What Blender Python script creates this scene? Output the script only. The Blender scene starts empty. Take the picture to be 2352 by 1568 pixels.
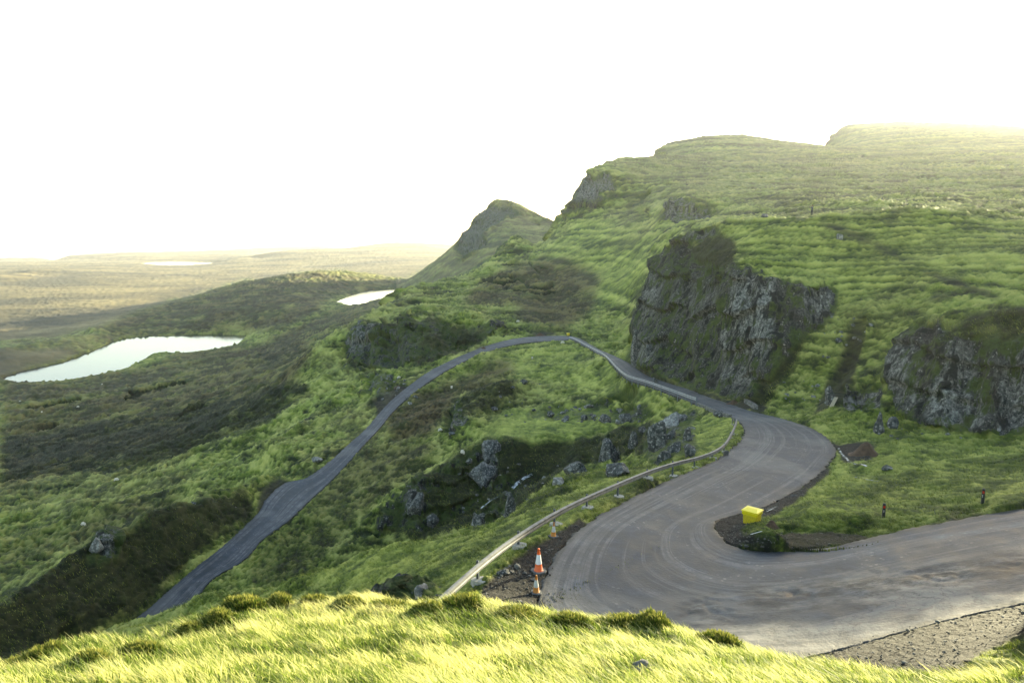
import bpy, bmesh, math, random, time
import numpy as np
from mathutils import Vector, Matrix
T0 = time.time()
# ------------------------------------------------------------------ camera, sky, sun, exposure
PITCH = math.radians(8.2); SP, CP = math.sin(PITCH), math.cos(PITCH)
W0, F0 = 2352.0, 1569.0            # picture coordinates the survey points were read in
sc = bpy.context.scene
cam_d = bpy.data.cameras.new('camera'); cam = bpy.data.objects.new('camera', cam_d)
sc.collection.objects.link(cam); sc.camera = cam
cam.location = (0, 0, 0); cam.rotation_euler = (math.pi/2 - PITCH, 0, 0)
cam_d.sensor_width = 36.0; cam_d.lens = 36.0*F0/W0
cam_d.clip_start = 0.1; cam_d.clip_end = 90000
SUN_AZ, SUN_EL = math.radians(43.0), math.radians(7.4)    # azimuth from +Y towards +X
world = bpy.data.worlds.new('World'); sc.world = world; world.use_nodes = True
wn = world.node_tree; bg = wn.nodes['Background']
sky = wn.nodes.new('ShaderNodeTexSky'); sky.sky_type = 'NISHITA'; sky.sun_disc = False
sky.sun_elevation = SUN_EL; sky.sun_rotation = SUN_AZ
sky.air_density = 1.0; sky.dust_density = 1.6; sky.ozone_density = .6; sky.altitude = 300
wn.links.new(sky.outputs[0], bg.inputs[0]); bg.inputs[1].default_value = 0.12
sun_d = bpy.data.lights.new('sun', 'SUN'); sun = bpy.data.objects.new('sun', sun_d)
sc.collection.objects.link(sun); sun_d.energy = 5.0; sun_d.angle = math.radians(0.5)
sun_d.color = (1.0, 0.89, 0.56)
sdir = Vector((math.sin(SUN_AZ)*math.cos(SUN_EL), math.cos(SUN_AZ)*math.cos(SUN_EL), math.sin(SUN_EL)))
sun.rotation_euler = sdir.to_track_quat('Z', 'Y').to_euler()
vs = sc.view_settings; vs.view_transform = 'Standard'; vs.look = 'None'; vs.exposure = 2.75; vs.gamma = 1.0
try: vs.use_curve_mapping = False
except Exception: pass
sc.cycles.use_denoising = True
sc.cycles.max_bounces = 5; sc.cycles.diffuse_bounces = 2; sc.cycles.glossy_bounces = 2
sc.cycles.transparent_max_bounces = 4; sc.cycles.volume_bounces = 1
sc.cycles.caustics_reflective = False; sc.cycles.caustics_refractive = False
HAZE = 4.2e-5
COL = sc.collection

# ------------------------------------------------------------------ survey: picture point -> place
def ray(x, y):
    a = (x-W0/2)/F0; b = (y-784.0)/F0
    return a, CP-b*SP, -SP-b*CP
def P_z(x, y, z):
    a, f, d = ray(x, y); s = z/d
    return a*s, f*s, z
def P_r(x, y, r):
    a, f, d = ray(x, y); s = r/math.hypot(a, f)
    return a*s, f*s, d*s
# terrain grid: polar round the viewpoint, finer where the view looks
TH_IN = math.radians(39.5)
th = np.concatenate([np.linspace(math.radians(-64), -TH_IN, 90, endpoint=False),
                     np.linspace(-TH_IN, TH_IN, 1080),
                     np.linspace(TH_IN, math.radians(64), 91)[1:]]).astype(np.float64)
K = len(th); J = 1900
R0, R1 = 1.6, 12500.0
lr = np.linspace(math.log(R0), math.log(R1), J); rr = np.exp(lr)
def kidx(t): return np.interp(t, th, np.arange(K))
def jidx(r): return (np.log(r)-lr[0])/(lr[-1]-lr[0])*(J-1)
acc = np.zeros((K, J)); cnt = np.zeros((K, J))
def put(X, Y, Z):
    X = np.asarray(X); Y = np.asarray(Y); Z = np.asarray(Z)
    k = np.rint(kidx(np.arctan2(X, Y))).astype(int); j = np.rint(jidx(np.hypot(X, Y))).astype(int)
    ok = (j >= 0) & (j < J) & (k > 0) & (k < K-1)
    np.add.at(acc, (k[ok], j[ok]), Z[ok]); np.add.at(cnt, (k[ok], j[ok]), 1)
def dens(pts, step=1.5):
    out = []
    for p, q in zip(pts[:-1], pts[1:]):
        n = max(2, int(math.hypot(q[0]-p[0], q[1]-p[1])/step))
        t = np.linspace(0, 1, n, endpoint=False)[:, None]
        out.append(np.array(p)[None]*(1-t)+np.array(q)[None]*t)
    out.append(np.array([pts[-1]], float))
    return np.concatenate(out)
def rays(x, y):
    a = (x-W0/2)/F0; b = (y-784.0)/F0
    return a, CP-b*SP, -SP-b*CP
def ZL(*pts):      # seen line with known height
    p = dens(pts); a, f, d = rays(p[:, 0], p[:, 1]); s = p[:, 2]/d; put(a*s, f*s, p[:, 2])
def RL(*pts):      # seen line with known distance
    p = dens(pts); a, f, d = rays(p[:, 0], p[:, 1]); s = p[:, 2]/np.hypot(a, f); put(a*s, f*s, d*s)
def HL(*pts):      # hidden line: bearing from the picture, distance and height given
    p = dens(pts); a, f, d = rays(p[:, 0], p[:, 1]); h = np.hypot(a, f); put(a/h*p[:, 2], f/h*p[:, 2], p[:, 3])

# ------------------------------------------------------------------ road: cross-sections  (inner x,y,z | outer x,y,z)
SEC = [
 (2560,1140,-12.0, 2560,1350,-11.4),(2352,1168,-12.6, 2352,1385,-11.8),(2200,1193,-13.1, 2200,1418,-12.1),(2050,1222,-13.5, 2040,1460,-12.4),
 (1900,1256,-13.9, 1850,1510,-12.6),(1760,1267,-14.1, 1620,1545,-12.7),(1692,1256,-14.3, 1400,1510,-12.8),(1656,1235,-14.4, 1243,1420,-12.8),
 (1640,1210,-14.6, 1250,1330,-12.9),(1650,1193,-14.9, 1295,1250,-13.2),(1690,1181,-15.3, 1352,1200,-13.7),(1740,1168,-15.6, 1420,1160,-14.4),
 (1790,1148,-16.0, 1500,1120,-15.1),(1840,1120,-16.4, 1570,1088,-15.8),(1880,1090,-16.8, 1638,1060,-16.5),(1905,1062,-17.2, 1688,1024,-17.2),
 (1920,1035,-17.7, 1708,1000,-18.0),(1897,1003,-18.5, 1708,983,-18.8),(1850,978,-19.4, 1698,968,-19.8),(1785,958,-20.6, 1678,957,-20.9),
 (1722,943,-21.8, 1643,946,-22.0),(1663,923,-23.3, 1612,932,-23.3),(1633,914,-24.0, 1590,925,-23.9),(1603,902,-25.0, 1560,913,-24.8),
 (1573,891,-25.8, 1528,901,-25.6),(1543,882,-26.5, 1500,890,-26.4),(1513,872,-27.2, 1468,880,-27.2),(1486,862,-27.9, 1442,871,-27.9),
 (1462,846,-28.8, 1420,853,-28.8),(1440,831,-29.5, 1403,834,-29.6),(1411,817,-30.3, 1389,821,-30.5),(1382,805,-31.0, 1366,808,-31.2),
 (1358,792,-31.7, 1344,796,-31.9),(1336,780,-32.2, 1326,786,-32.5),(1317,773,-32.3, 1310,780,-32.9),(1290,771,-32.5, 1290,782,-33.2),
 (1240,772,-32.7, 1240,784,-33.6),(1185,777,-33.2, 1190,790,-34.0),(1130,790,-34.0, 1140,801,-34.8),(1080,808,-34.9, 1090,819,-35.7),
 (1030,830,-36.0, 1042,842,-36.7),(985,853,-37.1, 1001,866,-37.7),(940,885,-38.6, 962,893,-38.9),(900,918,-39.8, 927,922,-39.9),
 (870,950,-40.8, 898,950,-40.8),(840,985,-41.7, 870,985,-41.6),(800,1020,-42.5, 837,1020,-42.5),(756,1060,-43.4, 800,1062,-43.4),
 (705,1096,-44.2, 762,1102,-44.2),(652,1110,-44.8, 732,1130,-44.8),(612,1145,-45.3, 700,1160,-45.3),(590,1180,-45.9, 662,1196,-45.8),
 (522,1245,-46.8, 606,1236,-46.5),(455,1298,-47.6, 560,1285,-47.2),(400,1345,-48.3, 488,1330,-48.0),(335,1402,-49.0, 438,1388,-48.8),
 (255,1465,-49.6, 368,1445,-49.4),(170,1530,-50.2, 290,1505,-50.0)]
secL = np.array([P_z(*s[:3]) for s in SEC]); secR = np.array([P_z(*s[3:]) for s in SEC])
def catmull(A, n):
    A = np.concatenate([[2*A[0]-A[1]], A, [2*A[-1]-A[-2]]]); out = []
    t = np.linspace(0, 1, n, endpoint=False)[:, None]
    for i in range(1, len(A)-2):
        p0, p1, p2, p3 = A[i-1], A[i], A[i+1], A[i+2]
        out.append(0.5*((2*p1)+(-p0+p2)*t+(2*p0-5*p1+4*p2-p3)*t*t+(-p0+3*p1-3*p2+p3)*t**3))
    out.append(A[-2][None]); return np.concatenate(out)
NS = 14
eL = catmull(secL, NS); eR = catmull(secR, NS)
def road_surface(nv):
    v = np.linspace(0, 1, nv)[None, :, None]
    return eL[:, None]*(1-v)+eR[:, None]*v
rs = road_surface(160)
# refine along for scattering
rs2 = np.concatenate([rs[:-1]*(1-t)+rs[1:]*t for t in np.linspace(0, 1, 12, endpoint=False)])
RX, RY, RZ = rs2[..., 0].ravel(), rs2[..., 1].ravel(), rs2[..., 2].ravel()
put(RX, RY, RZ)
road_mask = cnt > 0

# ------------------------------------------------------------------ survey lines, near to far
def ring(r, z): HL((-900, 900, r, z), (3300, 900, r, z))
for r_, z_ in ((1.6, -1.75), (3.0, -2.5), (4.6, -3.4)):
    t = np.linspace(th[0], th[-1], 3000); put(np.sin(t)*r_, np.cos(t)*r_, np.full(3000, z_))
ZL((-500,1600,-4.4),(0,1568,-4.6),(1176,1568,-4.75),(2352,1585,-4.5),(2900,1600,-4.3))
# crest of the near hill
ZL((-500,1600,-5.6),(0,1540,-5.9),(150,1500,-6.0),(300,1478,-6.1),(450,1432,-6.2),(560,1405,-6.3),(640,1388,-6.35),(760,1385,-6.35),(900,1393,-6.3),(1040,1385,-6.3),
   (1200,1412,-6.2),(1350,1432,-6.2),(1500,1428,-6.2),(1600,1468,-6.1),(1700,1492,-6.0),(1880,1535,-5.8),(2100,1563,-5.5),(2352,1585,-5.3),(2700,1600,-5.0))
HL((-500,1500,14,-9.0),(0,1500,14,-8.9),(640,1400,14.6,-8.4),(1200,1400,14.6,-8.4),(1700,1480,13.8,-8.3),(2352,1560,13.2,-8.0),(2800,1560,13,-7.7))
HL((-500,1500,21,-14.5),(0,1500,20,-13.8),(500,1400,20,-13),(950,1400,19,-11.8))
HL((980,1400,18.5,-11.5),(1200,1400,18.0,-11.6),(1500,1480,17.2,-11.6),(1800,1500,17,-11.5),(2352,1560,16.5,-11.0),(2800,1500,16.5,-10.6))
HL((-500,1500,34,-22),(0,1500,33,-21),(500,1400,32,-19),(850,1380,31,-17))
ZL((1880,1540,-12.0),(2050,1480,-11.9),(2200,1450,-11.6),(2352,1430,-11.3),(2560,1400,-11))
ZL((2100,1540,-11.0),(2352,1500,-10.4))
HL((2480,1480,21,-8.6),(2700,1450,23,-6.4),(2900,1450,24,-5.4),(3300,1450,25,-5))  # unseen bank raised out of view to shade the gravel corner
HL((2560,1350,28,-9.5),(2800,1350,31,-6.5),(3200,1350,33,-5))
# guardrail foot and the bank beyond it
RAILF = [(1030,1385,-12.6),(1100,1335,-12.7),(1185,1265,-12.9),(1270,1207,-13.3),(1350,1163,-13.9),(1425,1132,-14.5),(1490,1107,-15.2),(1548,1085,-15.8),(1598,1070,-16.3),(1648,1043,-17.0),(1678,1015,-17.7),(1690,992,-18.4),(1689,974,-19.0)]
ZL(*RAILF)
ZL((900,1345,-17.2),(1000,1310,-15.5),(1100,1262,-15.6),(1180,1208,-15.9),(1300,1132,-17),(1400,1100,-17.6),(1500,1076,-17.9),(1560,1058,-18.0))
ZL((-300,1590,-33),(0,1514,-31),(150,1467,-30),(330,1412,-28),(440,1382,-26.8),(500,1365,-26),(640,1348,-24),(700,1326,-23),(760,1302,-22.5),(850,1253,-22),(960,1248,-19.6),(1080,1212,-18.5),(1170,1182,-18),(1230,1132,-18.5),(1300,1098,-19),(1420,1080,-19),(1500,1062,-19))
HL((-300,1500,78,-48),(0,1500,76,-48.5),(330,1400,75,-49),(640,1340,72,-42),(850,1240,76,-44),(960,1235,76,-40.5),(1080,1200,79,-37),(1170,1150,80,-35),(1240,1120,80,-32),(1330,1090,76,-29),(1430,1078,70,-25))
# gorge bed
GORGE = [(845,1246,-45.2),(905,1243,-44.4),(960,1236,-43.5),(1060,1185,-41.5),(1110,1155,-40.5),(1150,1130,-39.6),(1230,1095,-38.5),(1330,1070,-35.5),(1400,1060,-33),(1450,1052,-30)]
ZL(*GORGE)
# ridge left of the gorge, and the shelf edge
ZL((735,1335,-46.5),(780,1285,-45.2),(840,1238,-44),(900,1188,-42),(960,1128,-39.4),(1040,1052,-36.6),(1080,1018,-35.4),(1130,1000,-35),(1200,1008,-34.5),(1300,1000,-34),(1400,985,-32.5),(1480,965,-30),(1545,948,-27.5))
ZL((1150,955,-36.6),(1250,948,-36.2),(1350,945,-35),(1430,935,-33.2),(1500,925,-30))
ZL((1300,900,-35),(1380,880,-32.8),(1440,890,-30.5))
ZL((560,1330,-47.5),(640,1300,-47),(700,1240,-46),(780,1180,-44.5),(860,1110,-42.5),(950,1050,-40.5),(1010,1015,-38.5))
ZL((560,1268,-46.9),(640,1220,-46.2),(720,1150,-45),(810,1075,-43.5),(880,1000,-42),(950,930,-40.5),(1040,880,-38.3),(1120,840,-36.6),(1220,800,-34.4))
ZL((930,1000,-41),(990,960,-40),(1040,910,-38.8))
# mounds on the bog
ZL((1035,965,-37.6),(1045,945,-36.2),(1062,930,-34.8),(1110,900,-33.9),(1150,880,-33),(1210,868,-33.2))
ZL((1070,985,-36.6),(1130,930,-35.8),(1200,900,-35.4),(1260,880,-35))
ZL((1020,985,-39.4),(1030,1000,-38.6))
# rocks by the far end of the rail
ZL((1480,1048,-23),(1520,1030,-22),(1560,1010,-21),(1600,1000,-20.4),(1650,985,-20.2))
ZL((1500,1000,-25.5),(1560,962,-24.4),(1600,950,-23.8))
# inner side: grass tongue, embankment
ZL((1706,1216,-13.9),(1740,1216,-13.3),(1800,1212,-12.95),(1900,1210,-12.7),(2000,1208,-12.65),(2100,1188,-12.6),(2352,1138,-12.1),(2600,1100,-11.8))
ZL((1745,1186,-15.1),(1850,1125,-15.9),(1905,1080,-16.6))
ZL((1850,1170,-14.4),(2000,1135,-14.6),(2200,1092,-14.9),(2352,1065,-14.9),(2600,1040,-14.6))
ZL((1960,1050,-17.0),(2100,1022,-16.8),(2352,1025,-16.0),(2600,1020,-15.5))
ZL((1925,1010,-18),(2000,985,-17.7),(1900,965,-19.2),(1830,950,-20.4))
# small crag and right crag: foot, face, brow, hidden back
ZL((1905,948,-18.8),(1960,955,-18.2),(2010,955,-18),(2060,958,-17.7),(2150,982,-17.2),(2250,997,-16.8),(2352,1003,-16.4),(2560,1015,-15.9))
RL((1925,900,87.5),(1935,882,88.5),(1990,880,88.5),(2030,900,88.5))
RL((2055,900,83),(2150,900,77.5),(2250,900,75.5),(2352,900,75.5),(2560,900,76))
RL((2050,800,86),(2110,790,81),(2200,790,78),(2300,780,77.5),(2352,770,78),(2560,700,79),(2800,650,80))
RL((2050,792,87),(2075,748,88),(2110,716,88),(2200,697,86),(2300,674,85),(2352,657,86),(2450,650,86),(2600,655,87),(2800,660,88))
HL((1940,870,94,-16.5),(2050,780,95,-15),(2110,700,96,-13),(2200,690,96,-12),(2352,650,97,-11.5),(2600,640,97,-11),(2800,640,99,-11))
# gully of the waterfall
ZL((1800,943,-21.2),(1860,934,-20.8),(1910,905,-19.6),(1950,852,-17.6),(1960,765,-12.6))
RL((1800,925,97),(1850,890,100),(1905,830,103),(1950,735,108),(2010,700,108))
RL((2000,800,104),(2040,740,106),(2100,700,108),(2160,676,108),(2352,642,112),(2440,600,112))
RL((1935,690,113),(2000,660,116),(2100,635,117),(2352,600,120),(2440,560,120))
RL((1700,595,126),(1800,592,126),(1900,595,126),(2000,590,127),(2352,560,130),(2560,550,130))
RL((1640,504,157),(1700,497,152),(1780,496,146),(1865,496,140),(1920,483,141),(2000,472,143),(2100,469,146),(2200,478,148),(2352,492,150),(2450,500,150),(2600,512,150),(2900,515,150))  # unseen points past the right edge raised to break up sunlight on the hairpin
HL((1560,530,205,-3),(1640,503,195,1.5),(1865,495,172,2),(2100,468,178,3),(2352,492,180,2.5),(2560,540,180,2),(2900,540,180,1))
# big cliff: foot, face, brow, hidden back
ZL((1450,832,-28.8),(1470,841,-28.2),(1490,852,-27.2),(1540,869,-26),(1600,889,-24.6),(1660,906,-23.2),(1720,922,-22.1),(1790,935,-21.4))
RL((1455,820,170),(1490,810,153),(1545,820,140),(1600,820,127),(1660,840,116),(1720,860,107),(1790,880,101))
RL((1464,740,172),(1500,720,163),(1550,700,147),(1600,700,134),(1660,690,121),(1700,700,114),(1760,720,110),(1850,760,107),(1900,760,107))
RL((1450,823,171),(1457,765,173),(1466,700,175),(1479,642,176),(1498,602,176),(1520,566,173),(1560,533,167),(1640,505,159))
RL((1500,650,166),(1550,645,150),(1600,642,138),(1650,638,127),(1690,636,119),(1750,636,115),(1830,648,113),(1905,655,112))
RL((1560,580,162),(1620,560,152),(1680,540,145),(1760,530,138))
HL((1440,820,195,-33),(1457,760,198,-31),(1466,700,198,-29),(1480,640,200,-24),(1500,600,205,-17),(1560,530,215,-6))
# ground behind the apex, slopes up to the escarpment
RL((1130,770,255),(1250,755,255),(1340,752,250),(1400,775,235),(1430,800,222))
RL((1250,705,340),(1330,692,325),(1390,690,305),(1430,700,280),(1445,730,255))
RL((1170,650,430),(1240,640,440),(1310,632,420),(1380,625,390),(1440,620,345),(1480,590,310))
RL((1240,572,600),(1290,540,600),(1340,525,570),(1420,522,500),(1500,512,420),(1545,520,340),(1600,512,300),(1640,502,270))
RL((1306,497,655),(1350,480,640),(1395,476,615),(1430,492,585),(1465,470,600),(1488,440,610))
RL((1309,488,662),(1324,455,675),(1332,430,684),(1341,394,697),(1365,389,702),(1400,392,695),(1440,402,680),(1475,418,665),(1500,425,640))
RL((1341,392,702),(1365,382,730),(1390,373,780),(1430,361,880),(1500,358,960),(1575,356,1060))
HL((1280,510,780,30),(1310,490,780,40),(1335,430,800,62),(1345,395,830,82),(1390,372,1000,90),(1500,357,1150,118))
RL((1515,512,392),(1560,517,372),(1610,512,355),(1640,500,345))
RL((1512,480,405),(1530,460,410),(1560,450,412),(1600,456,402),(1640,472,390),(1655,488,375))
RL((1500,430,600),(1560,435,520),(1640,445,480),(1700,488,320),(1800,484,300),(1900,474,290),(2100,462,290),(2352,484,290),(2600,500,290))
RL((1520,400,720),(1700,425,600),(2000,430,560),(2352,440,520),(2650,450,500))
RL((1600,372,950),(1700,370,950),(2000,375,900),(2352,378,850),(2650,380,800))
RL((1506,344,1250),(1530,326,1330),(1620,312,1400),(1700,307,1450),(1750,314,1460),(1790,323,1480),(1880,333,1550))
RL((1880,338,1500),(2000,338,1450),(2352,335,1400),(2650,335,1350))
HL((1280,510,1000,-60),(1335,430,1200,20),(1506,344,1700,150),(1700,305,1900,180),(1860,330,1900,150))
RL((1890,333,2250),(1908,310,2300),(1925,293,2350),(1940,283,2400),(2050,278,2450),(2200,282,2500),(2352,291,2500),(2700,312,2500))
HL((1300,500,2600,-60),(1506,344,2600,60),(1870,335,2500,150),(1900,335,2700,200),(2050,278,3000,300),(2700,300,3000,300))
# Cleat-like hill, its feet and back
RL((925,648,1560),(960,625,1500),(1000,596,1470),(1030,572,1440),(1050,552,1450),(1064,530,1460),(1080,502,1480),(1100,482,1490),(1112,465,1500),(1125,456,1500),(1145,451,1500),(1175,454,1500),(1200,466,1480),(1240,490,1450),(1280,510,1430),(1330,535,1400))
RL((1085,540,1380),(1140,500,1400),(1200,500,1400),(1240,520,1380))
RL((935,655,1400),(1000,648,1180),(1080,625,1040),(1140,600,1000),(1200,572,980),(1260,545,1000))
HL((925,645,1900,-125),(1000,590,1750,-100),(1120,460,1800,-40),(1200,460,1800,-40),(1300,520,1750,-60))
HL((925,645,2300,-130),(1350,500,2300,-120))
# near ridge with the peaked knob, its back
RL((925,668,425),(960,653,470),(1010,644,520),(1060,630,560),(1100,612,590),(1140,580,620),(1160,558,640),(1172,543,648),(1185,535,652),(1200,541,650),(1225,556,650),(1245,572,640))
RL((1100,650,470),(1150,615,540),(1190,590,580))
HL((925,660,560,-66),(1010,640,700,-82),(1100,610,760,-70),(1185,535,790,-50),(1240,560,790,-45),(1300,520,850,-20))
# crag above the lower road
ZL((770,850,-49),(830,838,-46.5),(900,850,-43.2),(955,850,-40.6),(1050,815,-37.2),(1120,795,-35.4))
RL((790,800,285),(850,800,272),(950,790,248),(1050,770,245),(1110,775,240))
RL((812,752,300),(850,744,292),(900,757,275),(950,740,270),(1000,735,265),(1050,728,268),(1110,735,262),(1160,760,250))
RL((700,808,305),(760,772,305),(800,750,308),(850,720,335),(900,690,375),(925,668,420))
RL((900,720,330),(1000,690,350),(1100,690,345),(1180,700,330))
HL((690,800,400,-66),(760,770,400,-64),(850,715,430,-62),(900,690,470,-62),(925,665,520,-64))
# slope left of the lower road, spur with the dark face
ZL((740,1062,-43.6),(640,1098,-44.6),(600,1140,-45.2),(570,1190,-46),(500,1245,-46.8),(430,1300,-47.6),(370,1355,-48.3),(300,1415,-49))
ZL((620,1082,-43.6),(585,1098,-42.9),(560,1103,-42.2),(520,1122,-41.8),(487,1123,-41.2),(445,1146,-41),(400,1152,-40.2),(328,1180,-40),(285,1205,-40.3),(242,1216,-39.8),(190,1248,-40.4),(143,1274,-40.4),(80,1330,-40.6),(0,1388,-41),(-150,1500,-41.5))
ZL((560,1180,-45),(460,1230,-45.1),(350,1300,-45.5),(240,1375,-45.8),(143,1440,-46),(0,1502,-44.6),(-150,1560,-44))
HL((600,1080,152,-50),(487,1120,146,-51),(328,1175,136,-52.5),(143,1270,128,-54),(0,1380,120,-56),(-200,1500,115,-58))
ZL((620,1040,-45.6),(680,1010,-45.5),(740,985,-44),(800,950,-43),(860,900,-42))
RL((-300,1330,165),(0,1250,170),(150,1190,172),(300,1130,178),(450,1070,184),(560,1020,192),(650,970,205),(740,910,228),(800,865,250))
RL((-300,1170,235),(0,1130,240),(200,1080,250),(400,1010,260),(550,950,272),(640,890,285),(690,825,300))
ZL((-300,1060,-104),(0,1000,-102),(200,960,-100),(400,905,-97),(600,850,-92),(690,800,-84),(780,740,-76),(860,706,-70))
ZL((-300,930,-117),(0,900,-117),(200,890,-116),(400,850,-114),(560,820,-113),(650,790,-108),(750,722,-99),(790,708,-94.5))
# lochs
LOCH1 = [(5,868),(60,850),(150,830),(215,805),(250,788),(290,776),(340,772),(400,770),(480,768),(570,770),(560,780),(545,790),(500,800),(440,808),(400,810),(375,808),(350,813),(335,822),(290,845),(220,860),(140,873),(60,876),(20,874)]
LOCH2 = [(772,692),(800,680),(822,674),(840,667),(880,665),(922,663),(915,670),(880,684),(850,692),(830,698),(800,700)]
LOCH3 = [(325,605),(350,602),(420,601),(500,602),(480,606),(430,609),(370,609)]
LOCH4 = [(262,588),(300,586.6),(375,587),(360,589),(300,590)]
LZ = {1: -120.0, 2: -95.0, 3: -131.0, 4: -150.0}
def shore(poly, z): ZL(*[(x, y, z) for x, y in poly+[poly[0]]])
shore(LOCH1, -119.6); shore(LOCH2, -94.6); shore(LOCH3, -130.5); shore(LOCH4, -149.5)
ZL((-300,845,-116),(0,838,-114),(60,822,-113.5),(150,800,-112.5))
ZL((-300,800,-105),(0,802,-106),(110,777,-107),(200,765,-108),(250,768,-113))
HL((-300,790,1000,-118),(0,790,1000,-119),(200,760,1000,-121))
RL((205,752,1020),(300,722,1200),(430,682,1350),(550,646,1450),(650,629,1500),(740,618,1600),(850,625,1700),(900,632,1720),(935,640,1680))
ZL((420,745,-112),(520,715,-100),(620,690,-90),(700,670,-84),(760,660,-86))
HL((205,750,1500,-130),(430,680,1900,-136),(740,616,2000,-136),(920,640,1800,-134))
ZL((-300,740,-126),(0,740,-126),(150,745,-124))
ZL((-300,690,-128),(0,690,-128),(200,700,-128),(330,690,-130))
ZL((-300,655,-126),(0,655,-127),(200,650,-130),(400,650,-133),(480,650,-134))
ZL((-300,620,-105),(0,632,-108),(80,618,-108),(160,622,-118),(300,635,-131))
HL((0,620,3300,-125),(160,615,3300,-128))
ZL((300,622,-128),(500,625,-130),(700,610,-120),(900,600,-100),(1040,590,-88))
ZL((-300,600,-140),(0,600,-142),(200,598,-140),(330,598,-132),(520,598,-120),(600,596,-110))
RL((520,597,4700),(600,583,5100),(660,575,5300),(720,571,5500),(800,569,5700),(850,561,6000),(900,556,6200),(960,557,6200),(1060,562,6200))
ZL((-300,592,-160),(0,591,-160),(120,589,-155))
RL((150,585,7600),(260,580,7800),(400,577,8000),(520,573,8200),(640,566,8600),(760,562,9000))
HL((-300,590,8500,-300),(100,590,8500,-300),(130,585,9500,-300),(520,570,10000,-300),(1100,560,10500,-280),(1400,540,10500,-280))
HL((-900,590,12400,-340),(3300,590,12400,-340))
HL((620,580,7200,-140),(900,560,8000,-150),(1100,560,8000,-150),(1300,520,6000,-120),(1900,300,6000,50),(2800,300,6000,100))
# ------------------------------------------------------------------ membrane through the survey lines
def relax(Z, C, V, n):
    for _ in range(n):
        Pd = np.pad(Z, 1, mode='edge')
        A = 0.25*(Pd[:-2, 1:-1]+Pd[2:, 1:-1]+Pd[1:-1, :-2]+Pd[1:-1, 2:])
        Z = np.where(C, V, A)
    return Z
def down(a):
    k, j = a.shape; a = np.pad(a, ((0, k % 2), (0, j % 2)))
    return a[::2, ::2]+a[1::2, ::2]+a[::2, 1::2]+a[1::2, 1::2]
def resize(a, shape):
    k = np.clip((np.arange(shape[0])+0.5)/2-0.5, 0, a.shape[0]-1); j = np.clip((np.arange(shape[1])+0.5)/2-0.5, 0, a.shape[1]-1)
    k0 = np.floor(k).astype(int); j0 = np.floor(j).astype(int); k1 = np.minimum(k0+1, a.shape[0]-1); j1 = np.minimum(j0+1, a.shape[1]-1)
    fk = (k-k0)[:, None]; fj = (j-j0)[None]
    return (a[k0][:, j0]*(1-fk)+a[k1][:, j0]*fk)*(1-fj)+(a[k0][:, j1]*(1-fk)+a[k1][:, j1]*fk)*fj
pyr = [(acc, cnt)]
while min(pyr[-1][0].shape) > 6: pyr.append((down(pyr[-1][0]), down(pyr[-1][1])))
Z = None
for A, Cn in pyr[::-1]:
    C = Cn > 0; V = np.where(C, A/np.maximum(Cn, 1), 0)
    if Z is None: Z = np.full(A.shape, V[C].mean())
    else: Z = resize(Z, A.shape)
    n = 400 if A.size < 3000 else (140 if A.size < 60000 else (60 if A.size < 400000 else 24))
    Z = relax(Z, C, V, n)
def gblur(a, s, s2=None):
    for ax, sg in ((0, s), (1, s if s2 is None else s2)):
        if sg <= 0: continue
        h = int(3*sg+1); k = np.exp(-0.5*(np.arange(-h, h+1)/sg)**2); k /= k.sum()
        pad = [(0, 0), (0, 0)]; pad[ax] = (h, h); b = np.pad(a, pad, mode='edge'); o = np.zeros_like(a)
        n = a.shape[ax]
        for i, w in enumerate(k):
            o += w*(b[i:i+n] if ax == 0 else b[:, i:i+n])
        a = o
    return a
GX = np.sin(th)[:, None]*rr[None]; GY = np.cos(th)[:, None]*rr[None]; GR = np.broadcast_to(rr[None], (K, J))
road_soft = np.clip(gblur(road_mask.astype(float), 5)*1.6, 0, 1)
# ------------------------------------------------------------------ noise
_rng = np.random.RandomState(7); _perm = _rng.permutation(256); _perm = np.concatenate([_perm, _perm, _perm])
_g = _rng.randn(256, 3); _g /= np.linalg.norm(_g, axis=1)[:, None]; _g = _g.astype(np.float32)
def noise2(x, y, seed=0):
    x = x+seed*17.31; y = y-seed*9.77
    xi = np.floor(x).astype(np.int64); yi = np.floor(y).astype(np.int64); xf = (x-xi).astype(np.float32); yf = (y-yi).astype(np.float32); xi &= 255; yi &= 255
    u = xf*xf*xf*(xf*(xf*6-15)+10); v = yf*yf*yf*(yf*(yf*6-15)+10)
    def g(ix, iy, dx, dy):
        h = _perm[_perm[ix & 255]+(iy & 255)]; return _g[h, 0]*dx+_g[h, 1]*dy
    a = g(xi, yi, xf, yf); b = g(xi+1, yi, xf-1, yf); c = g(xi, yi+1, xf, yf-1); d = g(xi+1, yi+1, xf-1, yf-1)
    return (a+(b-a)*u)*(1-v)+(c+(d-c)*u)*v
def noise3(x, y, z, seed=0):
    x = x+seed*17.31
    xi = np.floor(x).astype(np.int64); yi = np.floor(y).astype(np.int64); zi = np.floor(z).astype(np.int64)
    xf = (x-xi).astype(np.float32); yf = (y-yi).astype(np.float32); zf = (z-zi).astype(np.float32)
    u = xf*xf*(3-2*xf); v = yf*yf*(3-2*yf); w = zf*zf*(3-2*zf)
    def g(i, j, k):
        h = _perm[_perm[_perm[(xi+i) & 255]+((yi+j) & 255)]+((zi+k) & 255)]
        return _g[h, 0]*(xf-i)+_g[h, 1]*(yf-j)+_g[h, 2]*(zf-k)
    def L(a, b, t): return a+(b-a)*t
    return L(L(L(g(0,0,0), g(1,0,0), u), L(g(0,1,0), g(1,1,0), u), v), L(L(g(0,0,1), g(1,0,1), u), L(g(0,1,1), g(1,1,1), u), v), w)
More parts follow.
